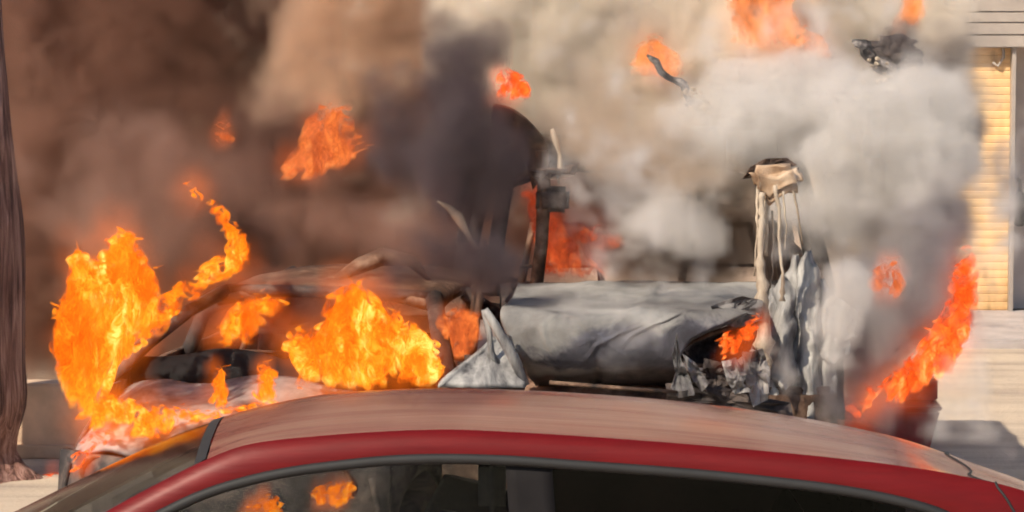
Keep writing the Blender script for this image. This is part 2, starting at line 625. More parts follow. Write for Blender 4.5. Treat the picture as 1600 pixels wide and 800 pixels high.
# cut the cabin open: remove the top faces between the windows
kill = [f for f in bm.faces if f.calc_center_median().z > .86 and abs(f.calc_center_median().y) < .68 and P(60, 800, YC).x < f.calc_center_median().x < P(1500, 800, YC).x]
bmesh.ops.delete(bm, geom=kill, context='FACES')
obj('body', bm, M['paint'], car)
for (px, sgn) in ((-160, -1), (1400, -1), (-160, 1), (1400, 1)):
    bm = bmesh.new()
    Mx = Matrix.Translation((P(px, 800, YC).x, sgn * .74, .32)) @ Matrix.Rotation(math.pi / 2, 4, 'X')
    lathe(bm, [(.2, -.1), (.29, -.11), (.32, -.06), (.32, .06), (.29, .11), (.2, .1)], 28, Mx)
    wh = obj('wheel', bm, M['rubber'], car)
    bm = bmesh.new()
    lathe(bm, [(.05, -.115), (.19, -.09), (.19, .09), (.05, .115)], 20, Mx)
    obj('rim', bm, M['alloy'], wh)
# cabin floor, seats
bm = bmesh.new()
box(bm, (P(60, 800, YC).x, -.66, .38), (P(1500, 800, YC).x, .66, .42))
obj('cabin_floor', bm, M['fabric'], car)
for (px, y, hz) in ((735, -.36, 1.19), (735, .36, 1.19), (1290, -.36, 1.12), (1290, .36, 1.12)):
    X = P(px, 780, YC).x
    bm = bmesh.new()
    tube(bm, [(X - .1, y, .5), (X - .02, y, .8), (X + .05, y, 1.06)], [.2, .21, .15], 14, .4)
    box(bm, (X - .52, y - .24, .42), (X - .02, y + .24, .60), .05)
    st = obj('seat', bm, M['fabric'], car)
    bm = bmesh.new()
    box(bm, (X + .03, y - .12, hz - .1), (X + .12, y + .12, hz + .09), .035)
    tube(bm, [(X + .07, y - .05, 1.0), (X + .08, y - .05, hz)], .008)
    tube(bm, [(X + .07, y + .05, 1.0), (X + .08, y + .05, hz)], .008)
    obj('headrest', bm, M['fabric'], st)
# belt webbing / parcel lines seen through the rear window
for px in (1232, 1303):
    bm = bmesh.new()
    p0, p1 = P(px - 8, 752, 13.75) - Vector((0, YC, 0)), P(px + 24, 800, 13.75) - Vector((0, YC, 0))
    tube(bm, [p0, (p0 + p1) / 2, p1], .006, 6, .4)
    obj('seat_belt', bm, M['alloy'], car)
# gap between roof and tailgate
bm = bmesh.new()
pts = []
Xg = P(1488, 720, YC).x
for k in range(26):
    s = 1 - 2 * k / 25
    p = skin(Xg + .035 * (1 - s) + .02 * math.sin(k * .6), s)
    pts.append(p + Vector((0, 0, .001)))
f2 = side_f(1, XB, XT)
for k in range(1, 8):
    X = Xg + .07 + .018 * k
    q = f2((X - XB) / (XT - XB), k / 8)
    pts.append(q + Vector((0, -.001, 0)))
tube(bm, pts, .0045, 6)
obj('panel_gap', bm, M['rubber'], car)

# ------------------------------------------------------------------ burnt sedan (left)
SB = G(430, 597, .98)
sedan = empty('burnt_sedan', (SB.x, SB.y, 0), R(-14.5))
tag(sedan, 'burnt out grey sedan on the left with flames over its windscreen', 'car')
def dent(p, a=.02, s=3):
    p = Vector(p)
    return p + Vector((0, 0, a * fbm(p, s, 3)))
def hood_f(u, v):
    x = (u * 2 - 1)
    y = -.72 + .73 * v
    hw = .64 + .09 * v
    z = .82 + .16 * v ** .7 - .10 * abs(x) ** 3 + .022 * math.cos(x * 7.5)
    return dent((x * hw, y - .12 * (1 - x * x) * (1 - v) + .05 * (x * x) * v, z), .03, 2.5)
obj('hood', slab(hood_f, 34, 26, (0, 0, -.02)), M['ash'], sedan)
for sgn in (-1, 1):
    def fend(u, v, s=sgn):
        y = -.76 + .86 * u
        arch = max(0, 1 - ((y + .32) / .36) ** 2)
        zb = .32 + .36 * math.sqrt(arch) if arch > 0 else .32
        zt_ = .72 + .24 * min(1, u * 1.3)
        z = zb + (zt_ - zb) * v
        return dent((s * (.70 + .06 * u - .05 * (v ** 2)), y, z), .02, 3)
    obj('fender', slab(fend, 26, 10, (-sgn * .02, 0, 0)), M['soot'], sedan)
    bm = bmesh.new()                       # windscreen pillar
    tube(bm, [(sgn * .75, .0, .97), (sgn * .66, .25, 1.09), (sgn * .56, .52, 1.20), (sgn * .47, .80, 1.265)], [.05, .042, .038, .04], 8, .7)
    obj('windscreen_pillar', bm, M['soot'], sedan)
    bm = bmesh.new()
    tube(bm, [(sgn * .775, 1.1, .9), (sgn * .70, 1.15, 1.12), (sgn * .50, 1.2, 1.23)], .035, 8)
    obj('door_pillar', bm, M['soot'], sedan)
    bm = bmesh.new()
    tube(bm, [(sgn * .75, 2.4, .95), (sgn * .62, 2.1, 1.12), (sgn * .46, 1.72, 1.22)], [.07, .05, .05], 8)
    obj('rear_pillar', bm, M['soot'], sedan)
    for (y0, y1) in ((.10, 1.08), (1.11, 2.2)):
        def dr(u, v, s=sgn, a=y0, c=y1):
            y = a + (c - a) * u
            z = .28 + .68 * v
            return dent((s * (.80 + .03 * math.sin(v * 3)), y, z), .015, 3)
        obj('door', slab(dr, 12, 10, (-sgn * .03, 0, 0)), M['rust'], sedan)
    def quarter(u, v, s=sgn):
        y = 2.22 + .95 * u
        return dent((s * (.79 - .1 * u * u), y, .35 + .6 * v), .015, 3)
    obj('rear_fender', slab(quarter, 10, 8, (-sgn * .03, 0, 0)), M['rust'], sedan)
    bm = bmesh.new()                       # headlight bowl
    Mx = Matrix.Translation((sgn * .50, -.78, .70)) @ Matrix.Rotation(math.pi / 2, 4, 'X')
    lathe(bm, [(.03, -.06), (.06, -.02), (.08, .03), (.07, .035), (.05, .0), (.02, -.03)], 18, Mx)
    hl = obj('headlight', bm, M['rust'], sedan)
    for y in (-.32, 2.1):
        bm = bmesh.new()
        Mx = Matrix.Translation((sgn * .66, y, .30)) @ Matrix.Rotation(math.pi / 2, 4, 'Y')
        lathe(bm, [(.14, -.09), (.27, -.09), (.30, -.05), (.30, .05), (.27, .09), (.14, .09)], 24, Mx)
        obj('wheel', bm, M['soot'], sedan)
    bm = bmesh.new()
    box(bm, (sgn * .84 - .09, .12, .98), (sgn * .84 + .09, .2, 1.10), .03)
    tube(bm, [(sgn * .74, .18, .97), (sgn * .84, .17, 1.0)], .02)
    obj('wing_mirror', bm, M['soot'], sedan)
def sroof(u, v):
    x = u * 2 - 1
    y = .74 + 1.05 * v
    z = 1.295 + .03 * math.sin(v * 3) - .02 * v - .05 * abs(x) ** 3
    return dent((x * .50, y, z), .016, 2.5)
obj('roof', slab(sroof, 24, 24, (0, 0, -.045)), M['rust'], sedan)
bm = bmesh.new()
tube(bm, [(-.48, .79, 1.262), (-.25, .735, 1.275), (.25, .735, 1.275), (.48, .79, 1.262)], .026, 8)
obj('windscreen_header', bm, M['soot'], sedan)
Ms = Matrix.Rotation(R(14.5), 3, 'Z')
def sl_(p): return Ms @ (Vector(p) - Vector((SB.x, SB.y, 0)))
def bumper(u, v):
    x = u * 2 - 1
    y = -.88 + .2 * abs(x) ** 2.6
    z = .22 + .56 * v
    return dent((x * .70, y - .05 * math.sin(v * 3), z), .02, 4)
obj('bumper', slab(bumper, 26, 10, (0, .04, 0)), M['soot'], sedan)
bm = bmesh.new()
for k in range(5):
    box(bm, (-.38, -.86, .63 + .03 * k), (.38, -.82, .645 + .03 * k))
obj('grille', bm, M['soot'], sedan, False)
def dash(u, v):
    x = u * 2 - 1
    a = v * math.pi
    return dent((x * .70, .16 + .2 * v, .97 + .07 * math.sin(a) + .04 * max(0, math.cos((x + .4) * 5)) * math.sin(a)), .012, 5)
obj('dashboard', slab(dash, 24, 8, (0, .02, -.12)), M['black'], sedan)
bm = bmesh.new()
box(bm, (-.70, -.75, .2), (.70, 3.1, .30))
obj('floor_pan', bm, M['soot'], sedan)
def bootlid(u, v):
    x = u * 2 - 1
    return dent((x * .68, 2.35 + .8 * v, .99 - .06 * x * x - .04 * v), .02, 3)
obj('boot_lid', slab(bootlid, 12, 8, (0, 0, -.02)), M['rust'], sedan)
for sx in (-.36, .36):
    bm = bmesh.new()
    tube(bm, [(sx - .2, 1.0, .5), (sx - .19, 1.12, .85), (sx - .13, 1.16, 1.04), (sx + .13, 1.16, 1.04), (sx + .19, 1.12, .85), (sx + .2, 1.0, .5)], .018, 6)
    for k in range(5):
        tube(bm, [(sx - .19, 1.04 + .02 * k, .55 + .1 * k), (sx + .19, 1.04 + .02 * k, .55 + .1 * k)], .008, 5)
    obj('seat', bm, M['rust'], sedan)

bm = bmesh.new()
tube(bm, [sl_(P(x, y, SB.y + .10)) for x, y in ((684, 314), (700, 324), (715, 340), (730, 362), (742, 382), (750, 396))], [.004, .016, .019, .011, .014, .004], 8)
for v_ in bm.verts: v_.co += Vector(noise.noise_vector(v_.co * 16)) * .012
obj('molten_strip', bm, M['cream'], sedan)
bm = bmesh.new()
tube(bm, [sl_(P(x, y, SB.y + .95)) for x, y in ((520, 440), (560, 412), (600, 402), (640, 412), (672, 436))], [.02, .05, .06, .05, .02], 9, .6)
for v_ in bm.verts: v_.co += Vector(noise.noise_vector(v_.co * 9)) * .03
obj('roof_flap', bm, M['rust'], sedan)

# ------------------------------------------------------------------ burnt van (right)
VB = G(1030, 447, 1.36)
van = empty('burnt_van', (VB.x, VB.y, 0), R(2))
tag(van, 'burnt out tall van on the right with an ash grey bonnet', 'van')
def vl(p):
    """world point -> van coordinates"""
    return Matrix.Rotation(R(-2), 3, 'Z') @ (Vector(p) - Vector((VB.x, VB.y, 0)))

hood_py = curve([(0, 604), (.2, 574), (.4, 538), (.6, 503), (.72, 482), (.86, 464), (1, 447)])
hood_dy = curve([(0, -.50), (.10, -.66), (.22, -.76), (.45, -.78), (.60, -.74), (.66, -.66), (.72, -.52), (.86, -.24), (1, .04)])
hood_l = curve([(440, 812), (465, 802), (482, 790), (503, 781), (540, 796), (575, 816), (604, 838)])
hood_r = curve([(440, 1192), (482, 1188), (500, 1170), (512, 1140), (524, 1105), (538, 1076), (575, 1058), (604, 1052)])
def vhood(u, v):
    # v 0 = lower lip at the front, 1 = foot of the windscreen
    x = u * 2 - 1
    py = hood_py(v)
    a, c = hood_l(py), hood_r(py)
    xr = (a + (c - a) * u - 990) / 205
    Y = VB.y + hood_dy(v) + .16 * abs(xr) ** 3.2 * (1 - .6 * v)
    p = vl(P(a + (c - a) * u, py, Y))
    n = fbm(p, 2.0, 3)
    crease = .012 * max(0, 1 - abs(x + .1 - .25 * v) * 12) + .012 * max(0, 1 - abs(v - .63 - .05 * math.sin(x * 4)) * 14)
    for (cx_, cs, cv, wd_, am) in ((-.35, .9, .8, .05, .022), (.15, -.8, .75, .04, .020), (.42, .5, .62, .05, .022), (-.62, -.3, .45, .05, .016), (.02, 1.6, .35, .04, .014), (-.2, -2.2, .5, .03, .012)):
        dd = abs(x - cx_ - cs * (v - cv)) / wd_
        if dd < 1 and abs(v - cv) < .3: p.y -= am * (1 - dd) * (1 - abs(v - cv) / .3)
    wr = noise.ridged_multi_fractal(Vector((p.x * 2.4, p.y * 2.4, p.z * 3.4)), .9, 2.1, 4, 1, 2)
    return p + Vector((0, -.030 * n - .016 * wr, .016 * n + .014 * wr + crease))
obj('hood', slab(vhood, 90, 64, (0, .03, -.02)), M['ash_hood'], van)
def vfront(u, v):
    x = u * 2 - 1
    y = -.80 + .3 * abs(x) ** 3 - .05 * math.sin(v * 3)
    z = .25 + .60 * v
    return dent((x * .70, y, z), .03, 4)
obj('front_panel', slab(vfront, 24, 12, (0, .04, 0)), M['soot'], van)
bm = bmesh.new()                            # engine bay seen through the gap by the lamp
box(bm, (-.62, -.55, .35), (.70, .02, 1.0), .03)
obj('engine_bay', bm, M['rust'], van)
for sgn in (-1, 1):
    bm = bmesh.new()
    tube(bm, [(sgn * .72, 0, 1.33), (sgn * .68, .14, 1.55), (sgn * .63, .32, 1.82)], .035, 8, .7)
    obj('windscreen_pillar', bm, M['soot'], van)
    def vside(u, v, s=sgn):
        y = .25 + 3.3 * u
        x = s * (.82 - .12 * max(0, v - .5))
        return dent((x, y, .3 + 1.05 * v), .02, 2.5)
    obj('side_panel', slab(vside, 20, 10, (-sgn * .03, 0, 0)), M['rust'], van)
    for k, y in enumerate((1.25, 2.3, 3.45)):
        bm = bmesh.new()
        tube(bm, [(sgn * .78, y, 1.3), (sgn * .66, y, 1.88)], .03, 8)
        obj('window_pillar', bm, M['soot'], van)
    for y in (-.35, 2.7):
        bm = bmesh.new()
        Mx = Matrix.Translation((sgn * .70, y, .34)) @ Matrix.Rotation(math.pi / 2, 4, 'Y')
        lathe(bm, [(.16, -.1), (.31, -.1), (.34, -.06), (.34, .06), (.31, .1), (.16, .1)], 26, Mx)
        obj('wheel', bm, M['soot'], van)
def vroof(u, v):
    x = u * 2 - 1
    y = .30 + 3.2 * v
    z = 1.86 + .22 * min(1, v * 3) ** .6 - .08 * abs(x) ** 3.5
    return dent((x * .66, y, z), .05, 2)
obj('roof', slab(vroof, 26, 30, (0, 0, -.03)), M['soot'], van)
bm = bmesh.new()
tube(bm, [(-.62, .31, 1.80), (-.3, .27, 1.845), (.3, .27, 1.845), (.62, .31, 1.80)], .03, 8, .6)
obj('roof_header', bm, M['rust'], van)
def vdash(u, v):
    x = u * 2 - 1
    return dent((x * .66, .15 + .3 * v, 1.28 + .06 * math.sin(v * 3.1)), .02, 4)
obj('dashboard', slab(vdash, 20, 6, (0, .02, -.1)), M['soot'], van)
bm = bmesh.new()
box(bm, (-.76, -.5, .25), (.76, 3.5, .34))
obj('floor_pan', bm, M['soot'], van)
for sx in (-.36, .36):
    bm = bmesh.new()
    tube(bm, [(sx - .2, 1.0, .7), (sx - .19, 1.12, 1.2), (sx - .13, 1.16, 1.5), (sx + .13, 1.16, 1.5), (sx + .19, 1.12, 1.2), (sx + .2, 1.0, .7)], .02, 6)
    for k in range(5):
        tube(bm, [(sx - .19, 1.04 + .02 * k, .8 + .13 * k), (sx + .19, 1.04 + .02 * k, .8 + .13 * k)], .008, 5)
    obj('seat', bm, M['rust'], van)

# right fender: pale sheet hanging in folds
FO = [(1204, 640), (1196, 560), (1200, 470), (1222, 440), (1245, 400), (1268, 395), (1280, 440), (1310, 470), (1322, 520), (1300, 560), (1290, 640)]
lft = curve([(392, 1250), (412, 1240), (432, 1218), (445, 1203), (500, 1197), (560, 1196), (600, 1206), (655, 1214)])
rgt = curve([(392, 1260), (412, 1272), (440, 1300), (470, 1325), (520, 1330), (545, 1306), (570, 1290), (600, 1288), (655, 1290)])
bmf = bmesh.new()
strips = [(1196, 1218, 447, 652, 0), (1212, 1238, 432, 606, -.03), (1230, 1258, 398, 648, .03), (1250, 1278, 392, 664, -.02), (1270, 1300, 436, 640, .03), (1288, 1320, 462, 566, -.01), (1308, 1334, 478, 532, .05)]
for i_, (xa, xb, ya, yb, dy) in enumerate(strips):
    def vf(u, v, xa=xa, xb=xb, ya=ya, yb=yb, dy=dy, i_=i_):
        py = yb + (ya - yb) * v
        ends = min(1, v * 7 + .35, (1 - v) * 5 + .22)
        wv = 7 * noise.noise((py * .018, i_ * 5, 2)) + 3 * noise.noise((py * .06, i_ * 3, 7))
        px = (xa + xb) / 2 + wv * .7 + (u - .5) * (xb - xa) * 1.4 * ends * (1 + .45 * noise.noise((py * .03, i_ * 9, 4)))
        p = P(px, py + 6 * noise.noise((u * 4, i_, v * 9)), VB.y - .5 + .16 * v + dy)
        p.y += .035 * math.sin(u * 3.1) * -1 + .03 * noise.noise((px * .07, py * .02, 3)) + .014 * noise.noise((px * .2, py * .05, 1))
        return vl(p)
    sb_ = slab(vf, 10, 40, (0, .022, 0))
    tmp = bpy.data.meshes.new('tmp'); sb_.to_mesh(tmp); sb_.free(); bmf.from_mesh(tmp); bpy.data.meshes.remove(tmp)
obj('fender', bmf, M['pale'], van)
# dark wheel arch beside it
def va(u, v):
    py = 655 - 170 * v
    px = 1215 + 105 * u - 6 * v + 6 * noise.noise((v * 6, u * 3, 1))
    Y = VB.y - .22
    p = P(px, py, Y)
    p.y += .02 * math.sin(u * 18)
    return vl(p)
obj('wheel_arch', slab(va, 16, 10, (0, .04, 0)), M['soot'], van)
# lumps of melted metal below the lamp
def lump(pts, rad, Y, mat, name='melted_metal'):
    bm = bmesh.new()
    tube(bm, [vl(P(px, py, Y + dy)) for (px, py, dy) in pts], rad, 9, .7)
    for v_ in bm.verts:
        v_.co += Vector(noise.noise_vector(v_.co * 14)) * .012
    return obj(name, bm, mat, van)
YL = VB.y - .95
def scrap_sheet(outline, Y, mat, name='torn_metal', dz=.03, seed=0, tilt=0.0):
    """torn piece of sheet metal: ragged outline, crumpled, with thickness"""
    bm = bmesh.new()
    cx = sum(p[0] for p in outline) / len(outline); cyy = sum(p[1] for p in outline) / len(outline)
    fine = []
    for k in range(len(outline)):
        a, b_ = outline[k], outline[(k + 1) % len(outline)]
        for q in range(4):
            t = q / 4
            fine.append((a[0] + (b_[0] - a[0]) * t + 3 * noise.noise((a[0] + q, a[1], seed)), a[1] + (b_[1] - a[1]) * t + 3 * noise.noise((a[1] + q, a[0], seed + 5))))
    rings = []
    for f_ in (1, .72, .42, .15):
        ring = []
        for (x, y) in fine:
            xx, yy = cx + (x - cx) * f_, cyy + (y - cyy) * f_
            p = P(xx, yy, Y + tilt * (xx - cx))
            p.y += dz * 1.6 * noise.noise((xx * .045, yy * .045, seed)) + dz * .7 * noise.noise((xx * .13, yy * .13, seed))
            ring.append(vl(p))
        rings.append(ring)
    n = len(fine)
    layers = []
    for oy in (0, .014):
        layers.append([[bm.verts.new(v_ + Vector((0, oy, 0))) for v_ in r_] for r_ in rings])
    for li, lay in enumerate(layers):
        for a in range(3):
            for k in range(n):
                q = (lay[a][k], lay[a][(k + 1) % n], lay[a + 1][(k + 1) % n], lay[a + 1][k])
                bm.faces.new(q if li else q[::-1])
        bm.faces.new(lay[3] if li else lay[3][::-1])
    for k in range(n):
        bm.faces.new((layers[0][0][k], layers[0][0][(k + 1) % n], layers[1][0][(k + 1) % n], layers[1][0][k]))
    bmesh.ops.recalc_face_normals(bm, faces=bm.faces)
    return obj(name, bm, mat, van, False)
scrap_sheet([(1128, 566), (1150, 560), (1166, 584), (1160, 606), (1176, 612), (1148, 616), (1136, 596)], YL + .05, M['pale'], seed=1)
scrap_sheet([(1050, 556), (1058, 520), (1064, 560), (1078, 590), (1086, 616), (1060, 622), (1048, 606), (1056, 585)], YL, M['ash'], seed=2)
scrap_sheet([(1066, 552), (1086, 566), (1108, 598), (1096, 612), (1080, 590)], YL + .08, M['ash'], seed=3)
scrap_sheet([(1160, 552), (1192, 545), (1204, 580), (1200, 625), (1176, 634), (1166, 600)], YL + .14, M['ash'], seed=4)
scrap_sheet([(1040, 600), (1100, 596), (1160, 616), (1236, 630), (1240, 664), (1130, 650), (1044, 636)], YL + .2, M['soot'], seed=5)
scrap_sheet([(1100, 560), (1130, 566), (1140, 600), (1120, 612), (1096, 590)], YL + .22, M['soot'], seed=6)
scrap_sheet([(1172, 500), (1186, 488), (1196, 520), (1192, 560), (1176, 545)], YL + .3, M['pale'], seed=7)
scrap_sheet([(1110, 478), (1160, 462), (1192, 470), (1188, 502), (1150, 512), (1122, 500)], YL + .24, M['ash'], seed=8)
lump([(860, 600, .1), (980, 606, .1), (1060, 612, .1)], [.012, .014, .012], YL - .1, M['rust'], 'bumper_bar')
# headlight socket: dark cavity with a broken rim
bm = bmesh.new()
rim = [(1062, 548), (1076, 536), (1104, 524), (1138, 512), (1166, 506), (1180, 520), (1170, 545), (1146, 562), (1112, 572), (1078, 570), (1062, 552)]
tube(bm, [vl(P(x, y, VB.y - .66)) for x, y in rim], .010, 6)
hs = obj('headlight', bm, M['rust'], van)
bm = bmesh.new()
rv = [bm.verts.new(vl(P(x, y, VB.y - .62))) for x, y in rim[:-1]]
rb = [bm.verts.new(vl(P(1118 + (x - 1118) * .6, 540 + (y - 540) * .6, VB.y - .50))) for x, y in rim[:-1]]
for k in range(len(rv)):
    bm.faces.new((rv[k], rv[(k + 1) % len(rv)], rb[(k + 1) % len(rv)], rb[k]))
bm.faces.new(rb)
obj('reflector', bm, M['char'], hs)
# pillar with strands of molten coating
Yp = VB.y - .66
strands = [
    ([(1192, 300), (1190, 345), (1188, 400), (1191, 470), (1193, 540), (1201, 592)], [.012, .014, .013, .030, .034, .004]),
    ([(1186, 285), (1183, 350), (1178, 432)], [.008, .005, .003]),
    ([(1200, 285), (1196, 340), (1194, 400)], [.012, .010, .012]),
    ([(1212, 290), (1217, 360), (1223, 425), (1222, 470)], [.009, .007, .006, .012]),
    ([(1240, 300), (1248, 330), (1256, 385)], [.006, .004, .003]),
    ([(1206, 330), (1207, 400), (1204, 450)], [.004, .004, .003]),
    ([(1222, 300), (1226, 345), (1229, 392)], [.005, .003, .002]),
    ([(1196, 300), (1186, 360), (1186, 440)], [.004, .004, .003]),
]
bm = bmesh.new()
for i, (pts, rr) in enumerate(strands):
    q = [P(x, y, Yp + .03 * (i % 3)) for x, y in pts]
    fine, fr = [], []
    for k in range(len(q) - 1):
        for s in range(6):
            t = s / 6
            fine.append(q[k].lerp(q[k + 1], t)); fr.append(rr[k] + (rr[k + 1] - rr[k]) * t)
    fine.append(q[-1]); fr.append(rr[-1])
    fine = [vl(p) + Vector(noise.noise_vector(p * 9)) * .010 + Vector(noise.noise_vector(p * 30)) * .005 for p in fine]
    fr = [r_ * (1 + .8 * noise.noise((k * .9, i * 7, 0))) for k, r_ in enumerate(fr)]
    tube(bm, fine, fr, 8)
obj('molten_strands', bm, M['cream'], van)
bm = bmesh.new()
c0 = vl(P(1212, 280, Yp + .06))
box(bm, c0 - Vector((.10, .045, .058)), c0 + Vector((.10, .045, .06)), .03)
bmesh.ops.subdivide_edges(bm, edges=bm.edges, cuts=4, use_grid_fill=True)
for v_ in bm.verts:
    v_.co += Vector(noise.noise_vector(v_.co * 9)) * .040 + Vector(noise.noise_vector(v_.co * 30)) * .012
    if v_.co.z < c0.z - .03: v_.co.z -= .05 * max(0, noise.noise((v_.co.x * 26, 3, 1)))
obj('wing_mirror', bm, M['rustcream'], van)
scrap_sheet([(1160, 280), (1172, 262), (1196, 248), (1230, 247), (1246, 258), (1220, 266), (1180, 276)], Yp + .1, M['rust'], 'mirror_housing', .02, 33)
# left pillar remains: hanging cream strip, sooty corner
bm = bmesh.new()
Yq = VB.y + .12
tube(bm, [vl(P(x, y, Yq)) for x, y in ((860, 204), (868, 218), (872, 240), (874, 262), (872, 288))], [.008, .013, .010, .013, .006], 8)
for v_ in bm.verts: v_.co += Vector(noise.noise_vector(v_.co * 15)) * .014
obj('molten_strip', bm, M['cream'], van)
bm = bmesh.new()
tube(bm, [vl(P(x, y, Yq + .05)) for x, y in ((846, 235), (850, 300), (846, 380), (838, 445))], [.03, .03, .028, .03], 9)
def corner(u, v):
    a = math.pi * (.98 - .62 * u)
    px = 800 + 62 * (1 - .55 * v) * math.cos(math.pi - a * 1.0) * 0 + 768 * 0 + (768 - 800) + 92 * u ** .8 * (1 - .30 * v)
    py = 162 + 92 * u ** 2.2 + 58 * v * (1 - .35 * u)
    p = P(px, py, Yq + .05 + .25 * (1 - u) * v)
    return vl(p + Vector(noise.noise_vector(p * 8)) * .02)
ob_ = slab(corner, 18, 10, (0, .04, 0))
tmp = bpy.data.meshes.new('tmp'); ob_.to_mesh(tmp); ob_.free(); bm.from_mesh(tmp); bpy.data.meshes.remove(tmp)
obj('roof_corner', bm, M['rust'], van)
scrap_sheet([(828, 268), (850, 262), (880, 264), (906, 254), (898, 274), (868, 280), (836, 282)], Yq - .06, M['rust'], 'torn_metal', .03, 21)
bm = bmesh.new()
c1 = vl(P(866, 312, Yq + .04))
box(bm, c1 - Vector((.075, .03, .055)), c1 + Vector((.07, .05, .05)), .02)
bmesh.ops.subdivide_edges(bm, edges=bm.edges, cuts=3, use_grid_fill=True)
for v_ in bm.verts: v_.co += Vector(noise.noise_vector(v_.co * 12)) * .012
obj('vent_housing', bm, M['soot'], van)

# ------------------------------------------------------------------ bent grey panel between the cars
pc = P(760, 598, 16.7)
pan = empty('bent_panel', (pc.x, pc.y, 0))
tag(pan, 'bent grey ash covered car door propped between the two burnt cars', 'door panel')
po = Vector((pc.x, pc.y, 0))
def pan_f(u, v):
    xa = curve([(0, 684), (.5, 735), (1, 770)])(v)
    xb = curve([(0, 822), (.5, 812), (1, 790)])(v)
    py = 606 - 74 * v ** .8
    p = P(xa + (xb - xa) * u, py, 16.7 + .25 * v + .06 * u)
    p.y += .03 * fbm((u * 3, v * 3, 0), 1, 3)
    return p - po
obj('door_skin', slab(pan_f, 20, 14, (0, .03, .012)), M['pale'], pan)
bm = bmesh.new()
tube(bm, [P(x, y, 16.8) - po for x, y in ((757, 484), (775, 510), (800, 555), (822, 602))], [.016, .02, .022, .016], 8)
tube(bm, [P(x, y, 16.85) - po for x, y in ((757, 484), (764, 520), (768, 552), (790, 590))], [.014, .014, .014, .012], 8)
obj('door_frame', bm, M['pale'], pan)
def skirt(u, v):
    p = P(690 + 130 * u, 606, 16.72)
    return Vector((p.x, p.y + .05, p.z * v)) - po
obj('door_base', slab(skirt, 10, 6, (0, .03, 0)), M['rust'], pan)

# ------------------------------------------------------------------ dark red box behind the red car, on the ground
M['redbox'] = plain('dark_red_sheet_metal', (.26, .012, .012), .45, .1, .3, 8)
rb0 = G(1400, 706); Yb = rb0.y
bx = empty('metal_box', (P(1420, 706, Yb).x, Yb, 0))
tag(bx, 'dark red metal box on the sandy ground beside the right flame', 'box')
x0, x1 = P(1310, 680, Yb).x - bx.location.x, P(1468, 680, Yb).x - bx.location.x
h0 = P(1400, 642, Yb).z
bm = bmesh.new()
box(bm, (x0, 0, 0), (x1, .34, h0), .012)
for v_ in bm.verts:
    if v_.co.z < h0 * .3 and v_.co.x > 0: v_.co.x -= .05
obj('body', bm, M['redbox'], bx, False)
bm = bmesh.new()
box(bm, (x0 - .01, -.012, h0 + .002), (x1 + .012, .352, h0 + .02), .006)
obj('lid', bm, M['redbox'], bx, False)
bm = bmesh.new()
hb = P(1440, 590, Yb + .25).z
box(bm, (P(1385, 600, Yb + .25).x - bx.location.x, .2, h0 + .022), (P(1464, 600, Yb + .25).x - bx.location.x, .33, hb), .01)
obj('raised_end', bm, M['redbox'], bx, False)

# ------------------------------------------------------------------ charred rafters above
def rafter(pts, Y, rad, label, chips):
    r0 = P(*pts[0], Y)
    ro = empty('charred_rafter', r0)
    tag(ro, label, 'rafter')
    bm = bmesh.new()
    q = [P(x, y, Y + .02 * k) - r0 for k, (x, y) in enumerate(pts)]
    fine = []
    for k in range(len(q) - 1):
        for s in range(5): fine.append(q[k].lerp(q[k + 1], s / 5))
    fine.append(q[-1])
    rr = [rad * (.65 + .8 * abs(noise.noise((k * .61, Y, 2)))) * min(1, .25 + k * .2) for k in range(len(fine))]
    tube(bm, fine, rr, 7, .7)
    for v_ in bm.verts: v_.co += Vector(noise.noise_vector(v_.co * 13)) * rad * .9
    rnd = random.Random(len(chips) * 13 + 5)
    for (x, y, n, sp) in chips:
        for k in range(n):
            c = P(x + rnd.gauss(0, sp), y + rnd.gauss(0, sp * .6), Y + rnd.uniform(-.08, 0)) - r0
            s = rnd.uniform(.004, .009 + rad * .16)
            r = bmesh.ops.create_icosphere(bm, subdivisions=1, radius=s)
            sz = rnd.uniform(.4, 1.2)
            for v_ in r['verts']:
                v_.co = Vector((v_.co.x, v_.co.y * .6, v_.co.z * sz)) + c + Vector(noise.noise_vector(v_.co * 60 + c * 9)) * s * .8
            for f in {f for v_ in r['verts'] for f in v_.link_faces}: f.material_index = 1
    obj('timber', bm, [M['char'], M['cream']], ro, False)
    return ro
YR = VB.y + .22
rafter([(1010, 84), (1045, 118), (1066, 138), (1090, 158), (1115, 180), (1140, 204), (1200, 270)], YR + .19, .030, 'thin charred rafter sloping through the pale smoke', [(1078, 146, 14, 11), (1104, 170, 30, 12), (1128, 190, 16, 9)])
rafter([(1330, 60), (1365, 85), (1395, 118), (1420, 155), (1450, 190), (1478, 214)], YR, .045, 'thick charred rafter crusted with pale ash at upper right', [(1365, 100, 9, 14), (1390, 130, 26, 20), (1425, 120, 16, 16)])
bm = bmesh.new()
for (x, y, rx, rz, sd) in ((1396, 78, 36, 19, 1), (1388, 92, 26, 22, 2), (1412, 90, 26, 17, 3)):
    c = P(x, y, YR + .24)
    r_ = bmesh.ops.create_icosphere(bm, subdivisions=4, radius=1)
    for v_ in r_['verts']:
        n = v_.co.copy()
        rr = 1 + .9 * fbm(n * 1.5 + Vector((sd * 3, 0, 0)), 1, 4)
        v_.co = c + Vector((n.x * rx * rr * c.y / FPX, n.y * .05 * rr, n.z * rz * rr * c.y / FPX))
tube(bm, [P(x, y, YR + .2) for x, y in ((1336, 64), (1348, 74), (1362, 82), (1378, 88), (1398, 84))], [.005, .009, .013, .015, .015], 7)
for v_ in bm.verts: v_.co += Vector(noise.noise_vector(v_.co * 20)) * .012
so_ = obj('roof_scrap', bm, M['soot'])
tag(so_, 'curled scrap of black roofing burning above the thick rafter', 'roofing')

